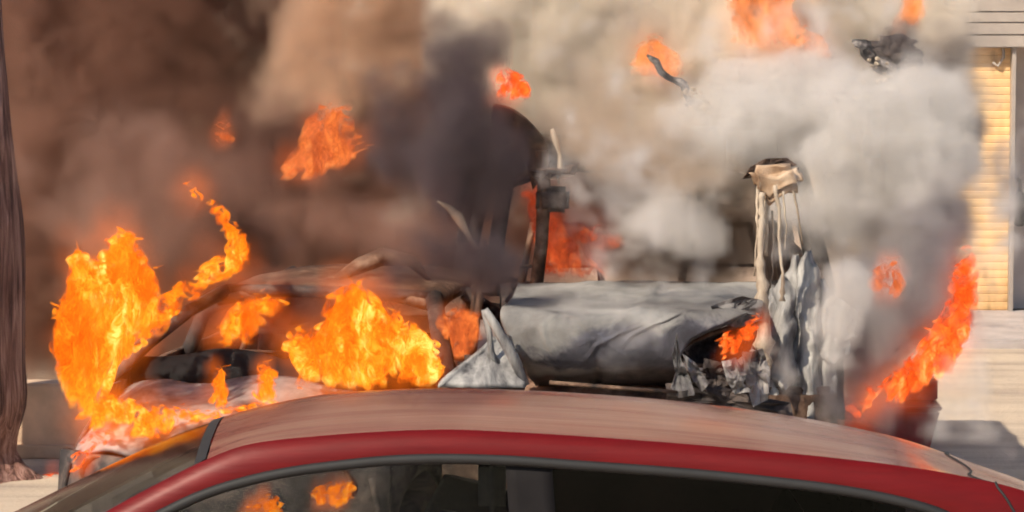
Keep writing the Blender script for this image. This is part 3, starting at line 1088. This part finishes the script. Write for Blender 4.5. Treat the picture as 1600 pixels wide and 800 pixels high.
# ------------------------------------------------------------------ soft volumes
def smoke_mat(name, col, dens, aniso=.1):
    t = MT(name)
    v = t.node('ShaderNodeVolumePrincipled')
    v.inputs['Color'].default_value = (*col, 1)
    v.inputs['Density'].default_value = dens
    v.inputs['Anisotropy'].default_value = aniso
    t.link(v.outputs[0], t.out.inputs['Volume'])
    t.n.remove(t.b)
    return t.m

def field_volume(name, blobs, mat, voxel, warp, nscale, lo, hi, seed, fine, erode, gain=2.0):
    """blobs: (px, py, Y, rx_px, rz_px, ry_m, amount) soft ellipsoids; erode > 0: noise eats into their outline"""
    B = []
    mn, mx = Vector((1e9,) * 3), Vector((-1e9,) * 3)
    for (px, py, Y, rx, rz, ry, am) in blobs:
        c = P(px, py, Y)
        rad = Vector((rx * Y / FPX, ry, rz * Y / FPX))
        B.append((c, rad, am))
        for k in range(3):
            mn[k] = min(mn[k], c[k] - rad[k] * 1.15 - .1); mx[k] = max(mx[k], c[k] + rad[k] * 1.15 + .1)
    mn.z = max(mn.z, .05)
    ng = bpy.data.node_groups.new(name + '_field', 'GeometryNodeTree')
    ng.interface.new_socket('Geometry', in_out='INPUT', socket_type='NodeSocketGeometry')
    ng.interface.new_socket('Geometry', in_out='OUTPUT', socket_type='NodeSocketGeometry')
    N, L = ng.nodes, ng.links
    N.new('NodeGroupInput')
    out = N.new('NodeGroupOutput')
    pos = N.new('GeometryNodeInputPosition').outputs[0]
    def vm(op, a, b_):
        n = N.new('ShaderNodeVectorMath'); n.operation = op
        for k, v in enumerate((a, b_)):
            if v is None: continue
            if isinstance(v, (tuple, Vector)): n.inputs[k].default_value = tuple(v)
            else: L.new(v, n.inputs[k])
        return n
    def mm(op, a, b_=None, clamp=False):
        n = N.new('ShaderNodeMath'); n.operation = op; n.use_clamp = clamp
        for k, v in enumerate((a, b_)):
            if v is None: continue
            if isinstance(v, (int, float)): n.inputs[k].default_value = v
            else: L.new(v, n.inputs[k])
        return n.outputs[0]
    def ns(vec, sc, det, dist=0.0):
        n = N.new('ShaderNodeTexNoise')
        n.inputs['Scale'].default_value = sc; n.inputs['Detail'].default_value = det
        n.inputs['Roughness'].default_value = .58; n.inputs['Distortion'].default_value = dist
        L.new(vec, n.inputs['Vector'])
        return n
    off = vm('ADD', pos, (seed * 3.7, seed * 1.3, seed * 7.1)).outputs[0]
    wn = ns(off, 1.3, 3)
    wv = vm('MULTIPLY', vm('SUBTRACT', wn.outputs['Color'], (.5, .5, .5)).outputs[0], (warp * 2, warp * 2, warp * 2)).outputs[0]
    wp = vm('ADD', pos, wv).outputs[0]
    acc = None
    for (c, rad, am) in B:
        q = vm('DIVIDE', vm('SUBTRACT', wp, c).outputs[0], rad).outputs[0]
        ln = vm('LENGTH', q, None).outputs['Value']
        mr = N.new('ShaderNodeMapRange'); mr.interpolation_type = 'SMOOTHSTEP'; mr.clamp = True
        mr.inputs['From Min'].default_value = 1.0; mr.inputs['From Max'].default_value = .25
        mr.inputs['To Min'].default_value = 0; mr.inputs['To Max'].default_value = am
        L.new(ln, mr.inputs['Value'])
        acc = mr.outputs[0] if acc is None else mm('ADD', acc, mr.outputs[0])
    f = ns(off, nscale, 5, .5).outputs[0]
    g = ns(off, fine, 4, .8).outputs[0]
    nn = mm('ADD', mm('MULTIPLY', f, .54), mm('MULTIPLY', g, .46))
    mr = N.new('ShaderNodeMapRange'); mr.clamp = True; mr.interpolation_type = 'SMOOTHSTEP'
    mr.inputs['From Min'].default_value = lo; mr.inputs['From Max'].default_value = hi
    mr.inputs['To Min'].default_value = .06; mr.inputs['To Max'].default_value = 1
    L.new(nn, mr.inputs['Value'])
    if erode > 0:
        e = mm('ADD', mm('SUBTRACT', mm('MINIMUM', acc, 1.1), .36), mm('MULTIPLY', mm('SUBTRACT', nn, .5), erode * 1.25))
        body = mm('MULTIPLY', e, gain, True)
        d = mm('ADD', mm('MULTIPLY', body, mm('ADD', mm('MULTIPLY', mr.outputs[0], .6), .4)), mm('MULTIPLY', mm('MINIMUM', acc, 1), .03))
    else:
        d = mm('MINIMUM', mm('MULTIPLY', acc, mr.outputs[0]), 1.3)
    vc = N.new('GeometryNodeVolumeCube')
    L.new(d, vc.inputs['Density'])
    vc.inputs['Min'].default_value = mn; vc.inputs['Max'].default_value = mx
    for k, ax in enumerate('XYZ'):
        vc.inputs['Resolution ' + ax].default_value = max(8, int((mx[k] - mn[k]) / voxel))
    sm = N.new('GeometryNodeSetMaterial'); sm.inputs['Material'].default_value = mat
    L.new(vc.outputs[0], sm.inputs[0]); L.new(sm.outputs[0], out.inputs[0])
    bm = bmesh.new()
    box(bm, mn, mx)
    o = obj(name, bm, mat)
    md = o.modifiers.new('field', 'NODES'); md.node_group = ng
    return o

def smoke(label, blobs, col, dens, name='smoke', voxel=.04, warp=.35, nscale=1.6, lo=.38, hi=.62, seed=0, fine=5.0, erode=2.6, gain=1.7):
    o = field_volume(name, blobs, smoke_mat(name + '_volume', col, dens), voxel, warp, nscale, lo, hi, seed, fine, erode, gain)
    return tag(o, label, 'smoke', None, 'stuff')

# ------------------------------------------------------------------ flames
def flame_mat(name, stops, strength, alo, ahi):
    t = MT(name)
    uv = t.node('ShaderNodeUVMap'); uv.uv_map = 'flow'
    sep = t.node('ShaderNodeSeparateXYZ')
    t.link(uv.outputs[0], sep.inputs[0])
    hgt = sep.outputs['Y']
    v = t.coords((1, 1, .5))
    f = t.noise(v, 5.0, 3, .55, 1.2)
    g = t.noise(v, 11, 4, .6, 2.2)
    vein = t.math('SUBTRACT', 1.0, t.math('MULTIPLY', t.math('ABSOLUTE', t.math('SUBTRACT', g, .5)), 5.5), True)
    mix = t.math('ADD', t.math('ADD', t.math('MULTIPLY', t.math('SUBTRACT', f, .5), 1.15), .40), t.math('MULTIPLY', vein, .19))
    heat = t.math('SUBTRACT', mix, t.math('MULTIPLY', hgt, .10))
    col = t.ramp(heat, stops)
    em = t.node('ShaderNodeEmission')
    em.inputs[1].default_value = strength
    t.link(col, em.inputs[0])
    lw = t.node('ShaderNodeLayerWeight'); lw.inputs[0].default_value = .35
    core = t.math('SUBTRACT', 1.0, lw.outputs['Facing'], True)
    al = t.node('ShaderNodeMapRange'); al.clamp = True
    al.inputs['From Min'].default_value = .36
    al.inputs['From Max'].default_value = .50
    al.inputs['To Min'].default_value = alo
    al.inputs['To Max'].default_value = ahi
    t.link(heat, al.inputs['Value'])
    a = t.math('MULTIPLY', al.outputs[0], t.math('POWER', core, 1.25), True)
    e0 = t.math('MULTIPLY', hgt, 4.0, True)
    e1 = t.math('MULTIPLY', t.math('SUBTRACT', 1.0, hgt), 2.2, True)
    a = t.math('MULTIPLY', a, t.math('MULTIPLY', e0, e1))
    tr = t.node('ShaderNodeBsdfTransparent')
    mx = t.node('ShaderNodeMixShader')
    t.link(a, mx.inputs[0]); t.link(tr.outputs[0], mx.inputs[1]); t.link(em.outputs[0], mx.inputs[2])
    t.link(mx.outputs[0], t.out.inputs['Surface'])
    t.n.remove(t.b)
    return t.m
HOT = [(.30, (.22, .010, .001)), (.40, (.75, .085, .003)), (.50, (1.0, .19, .007)), (.60, (1.1, .35, .018)), (.74, (1.6, .85, .18))]
DIM = [(.36, (.18, .025, .010)), (.48, (.50, .085, .018)), (.60, (.85, .20, .04)), (.74, (1.1, .42, .14))]
RED = [(.36, (.22, .012, .003)), (.46, (.70, .060, .006)), (.57, (1.0, .16, .02)), (.68, (1.2, .40, .12))]
M['fire'] = flame_mat('orange_flame', HOT, 1.25, .02, .86)
M['fire_dim'] = flame_mat('smoky_orange_flame', DIM, 1.15, .0, .52)
M['fire_red'] = flame_mat('red_orange_flame', RED, 1.45, .03, .85)
DEEP = [(.36, (.10, .008, .003)), (.50, (.30, .035, .010)), (.62, (.60, .10, .025)), (.76, (.9, .28, .09))]
M['fire_deep'] = flame_mat('deep_red_flame', DEEP, 1.0, .0, .5)
PALE = [(.36, (.60, .14, .035)), (.48, (.95, .25, .06)), (.60, (1.0, .40, .13)), (.74, (1.1, .62, .30))]
M['fire_pale'] = flame_mat('smoke_veiled_flame', PALE, 1.0, .0, .36)

def inside(poly, x, y):
    c = False
    j = len(poly) - 1
    for i in range(len(poly)):
        xi, yi = poly[i]; xj, yj = poly[j]
        if (yi > y) != (yj > y) and x < (xj - xi) * (y - yi) / (yj - yi) + xi: c = not c
        j = i
    return c

def gas_mat(name, c, k):
    t = MT(name)
    at = t.node('ShaderNodeAttribute'); at.attribute_name = 'density'
    em = t.node('ShaderNodeEmission'); em.inputs[0].default_value = (*c, 1)
    t.link(t.math('MULTIPLY', at.outputs['Fac'], k), em.inputs[1])
    t.link(em.outputs[0], t.out.inputs['Volume'])
    t.n.remove(t.b)
    return t.m
GAS = {'fire': gas_mat('burning_gas_orange', (1, .17, .012), 2.6), 'fire_dim': gas_mat('burning_gas_smoky', (1, .20, .05), 1.3), 'fire_deep': gas_mat('burning_gas_deep', (1, .10, .025), .8), 'fire_pale': gas_mat('burning_gas_pale', (1, .30, .10), 1.9), 'fire_red': gas_mat('burning_gas_red', (1, .13, .014), 2.6)}

def flame(label, poly, Y, mat='fire', n=120, wid=(10, 26), hgt=(30, 90), lean=0.0, dep=.25, seed=1, curl=14, slope=0.0):
    """tongues of fire whose bases lie inside the outline; slope: change of distance per pixel to the right"""
    rnd = random.Random(seed)
    xs = [p[0] for p in poly]; ys = [p[1] for p in poly]
    xm = (min(xs) + max(xs)) / 2
    org = P(xm, max(ys), Y)
    bm = bmesh.new()
    uvl = bm.loops.layers.uv.new('flow')
    made = tries = 0
    while made < int(n * .8) and tries < n * 40:
        tries += 1
        bx_, by_ = rnd.uniform(min(xs), max(xs)), rnd.uniform(min(ys), max(ys))
        if not inside(poly, bx_, by_): continue
        h = rnd.uniform(*hgt)
        wd = rnd.uniform(*wid) * (.55 + .45 * h / hgt[1])
        cls = rnd.random()
        wisp = cls > .92
        if cls < .14: wd *= 1.7; h *= 1.25
        if wisp: wd *= .5; h *= 1.1
        ph = rnd.uniform(0, 6.28); ln = lean + rnd.gauss(0, .27)
        cr = rnd.uniform(.4, 1.3) * curl
        NS = 11
        def pos(t, h):
            x = bx_ + ln * h * t + cr * t * math.sin(ph + 4.2 * t) * .7 + 9 * noise.noise((bx_ * .02 + t * 1.3, by_ * .02, seed))
            return x, by_ - h * t
        for _ in range(6):                 # keep the tip inside the outline
            if all(inside(poly, *pos(t, h)) for t in ((.5, .85) if wisp else (.45, .8, 1.0))): break
            h *= .72; wd *= .88
        else:
            if rnd.random() < .6: continue
        made += 1
        Yt = Y + rnd.uniform(-dep, dep) + slope * (bx_ - xm)
        sc = Yt * 1.0 / FPX
        tw = rnd.uniform(0, 3.14)
        NR = 7
        rings = []
        for i in range(NS):
            t = i / (NS - 1)
            x, y = pos(t, h)
            c = P(x, y, Yt + .05 * math.sin(ph * 2 + t * 3))
            prof = (math.sin(math.pi * min(1, (t + .10) / 1.10) ** .62)) ** .85 if t < 1 else .02
            r = max(wd * .5 * prof * sc, .0012) * (1 + .45 * noise.noise((x * .09, y * .09, seed * 3.1)))
            ring = []
            for k in range(NR):
                a = k * 2 * math.pi / NR + tw + t * 1.2
                ring.append(bm.verts.new(c - org + Vector((math.cos(a) * r, math.sin(a) * r * .75, .15 * r * math.sin(a * 2 + ph)))))
            rings.append(ring)
        for i in range(NS - 1):
            for k in range(NR):
                f = bm.faces.new((rings[i][k], rings[i][(k + 1) % NR], rings[i + 1][(k + 1) % NR], rings[i + 1][k]))
                for lp, tt in zip(f.loops, (i, i, i + 1, i + 1)):
                    lp[uvl].uv = (0, tt / (NS - 1))
    o = obj('flame', bm, M[mat])
    o.location = org
    tag(o, label, 'flame', 'flames on the burning cars')
    # soft burning gas between the tongues
    wdt, hgt_ = max(xs) - min(xs), max(ys) - min(ys)
    step = max(14, math.sqrt(wdt * hgt_ / 26))
    bl = []
    y = min(ys) + step * .4
    row = 0
    while y < max(ys):
        x = min(xs) + step * (.3 + .5 * (row % 2))
        while x < max(xs):
            if inside(poly, x, y):
                bl.append((x, y - step * .12, Y + slope * (x - xm), step * 1.15, step * 1.45, min(.16, dep + .08), .8))
            x += step
        y += step * .9; row += 1
    if bl:
        g = field_volume('burning_gas', bl, GAS[mat], .022 if step < 30 else .03, .10, 3.2, .36, .62, seed, 9.0, 0.0)
        g.parent = o
        g['kind'] = 'stuff'
        g.location = -org
    return o

YS = SB.y
flame('tall yellow orange flame rising from the left front wheel of the sedan',
      [(118, 655), (96, 600), (82, 540), (82, 490), (100, 460), (110, 420), (96, 408), (118, 385), (160, 400), (178, 360), (212, 352), (222, 385), (250, 420), (244, 460), (252, 500), (215, 545), (178, 585), (165, 615), (200, 640), (180, 662)],
      YS - .35, n=330, wid=(14, 40), hgt=(40, 130), dep=.25, seed=3)
flame('row of low flames licking along the front edge of the sedan bonnet',
      [(115, 660), (130, 640), (170, 612), (240, 628), (330, 640), (420, 622), (452, 612), (440, 634), (360, 655), (290, 672), (245, 690), (160, 682)],
      YS - .75, n=150, wid=(12, 26), hgt=(18, 46), dep=.2, seed=5, slope=-.0004)
flame('thin flame climbing the left windscreen pillar to a curling tip',
      [(196, 560), (230, 512), (280, 462), (325, 428), (352, 412), (345, 370), (336, 340), (300, 310), (276, 292), (300, 284), (330, 310), (352, 318), (362, 345), (386, 365), (390, 410), (370, 432), (330, 446), (288, 476), (240, 528), (210, 560)],
      YS + .35, n=150, wid=(9, 20), hgt=(20, 60), dep=.06, seed=8, slope=.0022, lean=.2)
flame('line of fire running up the left windscreen pillar of the sedan',
      [(158, 598), (146, 574), (228, 484), (296, 430), (346, 394), (390, 408), (386, 428), (332, 446), (250, 514), (190, 584)],
      YS + .58, n=190, wid=(9, 20), hgt=(12, 34), dep=.05, seed=9, slope=.0026, lean=.35)
flame('broad roaring orange flame in front of the sedan windscreen',
      [(470, 612), (462, 560), (430, 548), (434, 532), (470, 520), (500, 505), (516, 470), (534, 438), (574, 440), (590, 480), (612, 482), (640, 495), (668, 520), (688, 545), (684, 580), (664, 610), (560, 616)],
      YS - .35, n=360, wid=(14, 38), hgt=(35, 110), dep=.25, seed=11)
flame('leaf shaped flame inside the sedan behind the empty windscreen',
      [(335, 540), (342, 505), (360, 480), (380, 462), (415, 455), (455, 465), (448, 488), (420, 502), (398, 520), (392, 545), (360, 546)],
      YS + .75, n=90, wid=(12, 30), hgt=(25, 60), dep=.12, seed=13)
flame('small upright flame on the sedan bonnet, redder of two',
      [(320, 640), (328, 605), (330, 572), (350, 572), (354, 600), (356, 640)], YS - .55, n=34, wid=(9, 17), hgt=(20, 50), dep=.06, seed=17)
flame('small upright yellow flame on the sedan bonnet, brighter of two',
      [(392, 634), (398, 600), (402, 564), (424, 562), (430, 590), (426, 630)], YS - .5, n=40, wid=(10, 20), hgt=(20, 50), dep=.06, seed=19)
flame('hazy orange flame floating high in the brown smoke above the sedan',
      [(432, 282), (446, 240), (470, 230), (478, 190), (500, 158), (540, 160), (548, 200), (582, 218), (578, 240), (556, 250), (520, 270), (480, 292)],
      YS + 1.1, 'fire_dim', n=120, wid=(14, 40), hgt=(30, 80), dep=.15, seed=23, lean=.35)
flame('tiny pinkish wisp of fire high in the brown smoke',
      [(330, 228), (336, 200), (342, 184), (360, 186), (364, 212), (352, 240)], YS + 1.05, 'fire_dim', n=16, wid=(8, 16), hgt=(12, 30), dep=.05, seed=29)
flame('dull red flame inside the van cabin behind the bonnet',
      [(838, 436), (845, 400), (830, 360), (818, 320), (822, 290), (840, 285), (860, 330), (900, 345), (940, 350), (975, 352), (985, 380), (960, 410), (945, 438)],
      VB.y + .62, 'fire_deep', n=190, wid=(12, 34), hgt=(25, 80), dep=.2, seed=31, lean=-.25)
flame('small red flame burning in the van headlight socket',
      [(1118, 560), (1122, 530), (1140, 515), (1165, 508), (1178, 490), (1200, 488), (1198, 510), (1175, 530), (1150, 555), (1128, 566)],
      VB.y - 1.0, 'fire_red', n=56, wid=(8, 17), hgt=(12, 34), dep=.04, seed=37, lean=.3)
flame('long orange flame curving up the right side of the van',
      [(1322, 660), (1322, 628), (1345, 625), (1356, 606), (1400, 572), (1440, 540), (1462, 500), (1480, 450), (1505, 400), (1512, 372), (1530, 420), (1524, 490), (1510, 540), (1480, 588), (1440, 612), (1412, 618), (1408, 645), (1390, 642), (1384, 618), (1362, 632), (1356, 655), (1342, 640), (1336, 664)],
      VB.y - .1, 'fire_red', n=330, wid=(10, 24), hgt=(28, 85), dep=.15, seed=41, lean=.22)
flame('pinkish flame showing through grey smoke beside the van',
      [(1368, 470), (1362, 430), (1372, 402), (1402, 400), (1412, 430), (1404, 468), (1385, 480)], VB.y - .5, 'fire_dim', n=40, wid=(8, 22), hgt=(20, 50), dep=.1, seed=43)
flame('short bright flame on the left corner of the van roof',
      [(774, 156), (782, 138), (778, 118), (792, 100), (812, 118), (826, 138), (826, 154), (800, 160)], VB.y + .1, 'fire_red', n=40, wid=(12, 26), hgt=(15, 45), dep=.06, seed=47)
flame('orange flame on the upper end of the thin rafter',
      [(998, 122), (996, 80), (1004, 58), (1024, 50), (1040, 72), (1060, 95), (1058, 124), (1024, 128)], YR + .40, 'fire_pale', n=80, wid=(14, 32), hgt=(25, 70), dep=.06, seed=53)
flame('wide pale orange flame at the top between the two rafters',
      [(1150, 100), (1144, 40), (1142, -60), (1230, -60), (1232, 10), (1250, 40), (1290, 55), (1300, 110), (1262, 90), (1210, 80)], YR + .40, 'fire_pale', n=240, wid=(18, 44), hgt=(40, 120), dep=.1, seed=59)
flame('slender orange flame on the roofing scrap at upper right',
      [(1382, 66), (1392, 45), (1412, 20), (1414, -60), (1446, -60), (1442, 10), (1436, 36), (1408, 58)], YR + .28, 'fire_pale', n=80, wid=(10, 24), hgt=(25, 80), dep=.05, seed=61)
flame('cluster of small flames on the left front bumper of the sedan',
      [(110, 742), (118, 700), (128, 672), (160, 668), (196, 674), (180, 694), (150, 702), (142, 742)], YS - 1.25, 'fire_red', n=34, wid=(7, 15), hgt=(10, 30), dep=.08, seed=67)
flame('small flame on the ground beside the tree foot',
      [(62, 752), (68, 740), (84, 734), (98, 742), (92, 752)], YS + 2.0, 'fire_red', n=14, wid=(6, 14), hgt=(6, 16), dep=.05, seed=71)
flame('flame seen low through the front window of the red car',
      [(376, 815), (392, 785), (430, 770), (444, 790), (442, 815)], YS - 1.30, n=36, wid=(10, 22), hgt=(15, 40), dep=.06, seed=73)
flame('second larger flame seen through the front window of the red car',
      [(482, 800), (492, 765), (520, 748), (552, 750), (552, 778), (545, 800)], YS - 1.30, n=44, wid=(12, 24), hgt=(15, 45), dep=.06, seed=79)
flame('orange glow of fire in the side window of the sedan',
      [(690, 560), (688, 480), (720, 474), (748, 484), (752, 540), (720, 566)], YS + .25, 'fire_dim', n=90, wid=(10, 26), hgt=(25, 60), dep=.12, seed=83)

# ------------------------------------------------------------------ smoke
YV = VB.y
smoke('brown smoke bank filling the air behind the burnt sedan',
      [(200, 250, 23.3, 420, 420, 1.3, 1.0), (520, 200, 23.3, 380, 420, 1.3, 1.0), (60, 430, 23.3, 300, 230, 1.0, .9), (420, 460, 23.0, 420, 260, 1.2, 1.0), (300, -60, 23.3, 700, 260, 1.3, 1.0), (760, 350, 23.3, 240, 260, 1.0, 1.0)],
      (.39, .222, .165), 7.0, voxel=.05, seed=1, lo=.27, hi=.55, erode=2.9)
smoke('thin brown smoke drifting round the sedan roof',
      [(560, 370, YS + .9, 200, 90, .35, .8), (330, 330, YS + 1.2, 260, 160, .4, .6), (620, 390, YS + .4, 90, 60, .25, .8), (460, 230, YS + 1.0, 200, 150, .3, .6), (200, 300, YS + 1.2, 220, 200, .4, .6)],
      (.48, .31, .25), 4.0, voxel=.04, seed=2, lo=.35, hi=.65)
smoke('dark blue grey smoke column between the two burnt cars',
      [(725, 240, YV - .1, 140, 140, .4, 1.0), (690, 100, YV + .2, 110, 130, .35, .8), (745, 405, YV - .55, 95, 75, .25, 1.0), (790, 290, YV - .1, 85, 100, .3, .8), (660, -60, YV + .3, 130, 120, .35, .6), (655, 380, YV - .5, 75, 80, .25, .75), (600, 200, YV + .6, 120, 160, .35, .55)],
      (.18, .145, .155), 14.0, voxel=.035, seed=3, lo=.3, hi=.6, erode=2.3, gain=1.4)
smoke('cream coloured smoke rolling over the top of the van',
      [(980, 110, YV + 1.2, 300, 240, .8, 1.2), (1180, 20, YV + 1.4, 340, 240, .8, 1.2), (860, -30, YV + 1.2, 260, 240, .8, 1.2), (1060, 280, YV + .9, 230, 170, .45, 1.0), (1350, 80, YV + 1.2, 260, 240, .7, 1.1), (1120, 150, YV + .9, 300, 180, .5, 1.1), (820, 120, YV + 1.3, 150, 160, .6, .9)],
      (.99, .91, .80), 16.0, voxel=.04, seed=4, lo=.25, hi=.52, erode=2.7, gain=1.7)
smoke('pale grey white smoke billowing over the right side of the van',
      [(1240, 170, YV + .3, 220, 125, .4, 1.0), (1380, 240, YV, 170, 150, .4, 1.1), (1120, 215, YV + .35, 210, 125, .3, 1.0), (1060, 325, YV + .12, 120, 65, .2, .9), (1310, 340, YV + .15, 140, 120, .25, 1.0), (1300, 490, YV - .85, 80, 120, .15, .85), (1225, 560, YV - 1.0, 50, 70, .10, .6), (1230, 262, YV - .70, 80, 60, .12, .55), (1190, 400, YV - .85, 70, 60, .10, .45), (1450, 200, YV + .1, 100, 120, .3, .8)],
      (.92, .89, .86), 13.0, voxel=.03, seed=5, lo=.30, hi=.56, erode=3.0, gain=2.1)
smoke('greyer smoke sinking along the van side behind the long right flame',
      [(1435, 340, YV - .02, 120, 160, .32, 1.3), (1380, 450, YV - .05, 125, 160, .3, 1.25), (1350, 570, YV - .1, 85, 110, .25, 1.1), (1300, 330, YV + .25, 110, 90, .2, .9), (1430, 470, YV + .1, 80, 110, .2, 1.0)],
      (.66, .635, .645), 17.0, voxel=.035, seed=15, lo=.28, hi=.56, erode=2.4, gain=1.4)
smoke('warm beige smoke seeping from the van roof',
      [(980, 225, YV + .1, 150, 105, .22, 1.0), (900, 180, YV + .2, 90, 110, .2, .7), (1090, 265, YV + .05, 120, 60, .15, .8)],
      (.78, .66, .54), 9.0, voxel=.033, seed=16, lo=.28, hi=.56, erode=2.4, gain=1.3)
smoke('small dark smoke puff beside the long right flame',
      [(1440, 440, YV - .4, 50, 80, .15, 1.0), (1300, 590, YV - .5, 50, 60, .12, .7)],
      (.28, .26, .28), 7.0, voxel=.03, seed=9, lo=.33, hi=.6)
smoke('dark smoke trailing behind the thick rafter at upper right',
      [(1480, 130, YV + .7, 90, 150, .3, 1.0), (1450, 230, YV + .6, 70, 90, .25, .8)],
      (.30, .27, .27), 9.0, voxel=.04, seed=6, lo=.33, hi=.6)
smoke('murky brown smoke inside the van cabin above the bonnet',
      [(1100, 390, YV + .5, 190, 90, .3, 1.0), (930, 350, YV + .6, 150, 120, .22, .8), (1000, 260, YV + .75, 190, 90, .25, .9)],
      (.36, .26, .19), 9.0, voxel=.04, seed=8, lo=.26, hi=.56)
smoke('light tan smoke drifting at the top between brown and cream smoke',
      [(560, 40, YV + 2.2, 190, 160, .5, 1.0), (470, 130, YV + 2.4, 150, 120, .4, .7), (640, -60, YV + 2.2, 200, 140, .5, 1.0)],
      (.80, .58, .43), 9.0, voxel=.05, seed=12, lo=.26, hi=.58)
smoke('reddish smoke filling the cabin of the burnt sedan',
      [(430, 500, YS + .75, 210, 75, .28, 1.0), (580, 500, YS + .7, 130, 75, .3, 1.0)],
      (.52, .25, .18), 9.0, voxel=.035, seed=10, lo=.25, hi=.6)
smoke('dark smoke wrapped round the burning roofing at upper right',
      [(1400, 96, YR + .02, 66, 60, .14, .9), (1450, 160, YR, 66, 80, .13, 1.0), (1480, 220, YR, 50, 60, .12, .9)],
      (.22, .20, .20), 9.0, voxel=.03, seed=14)
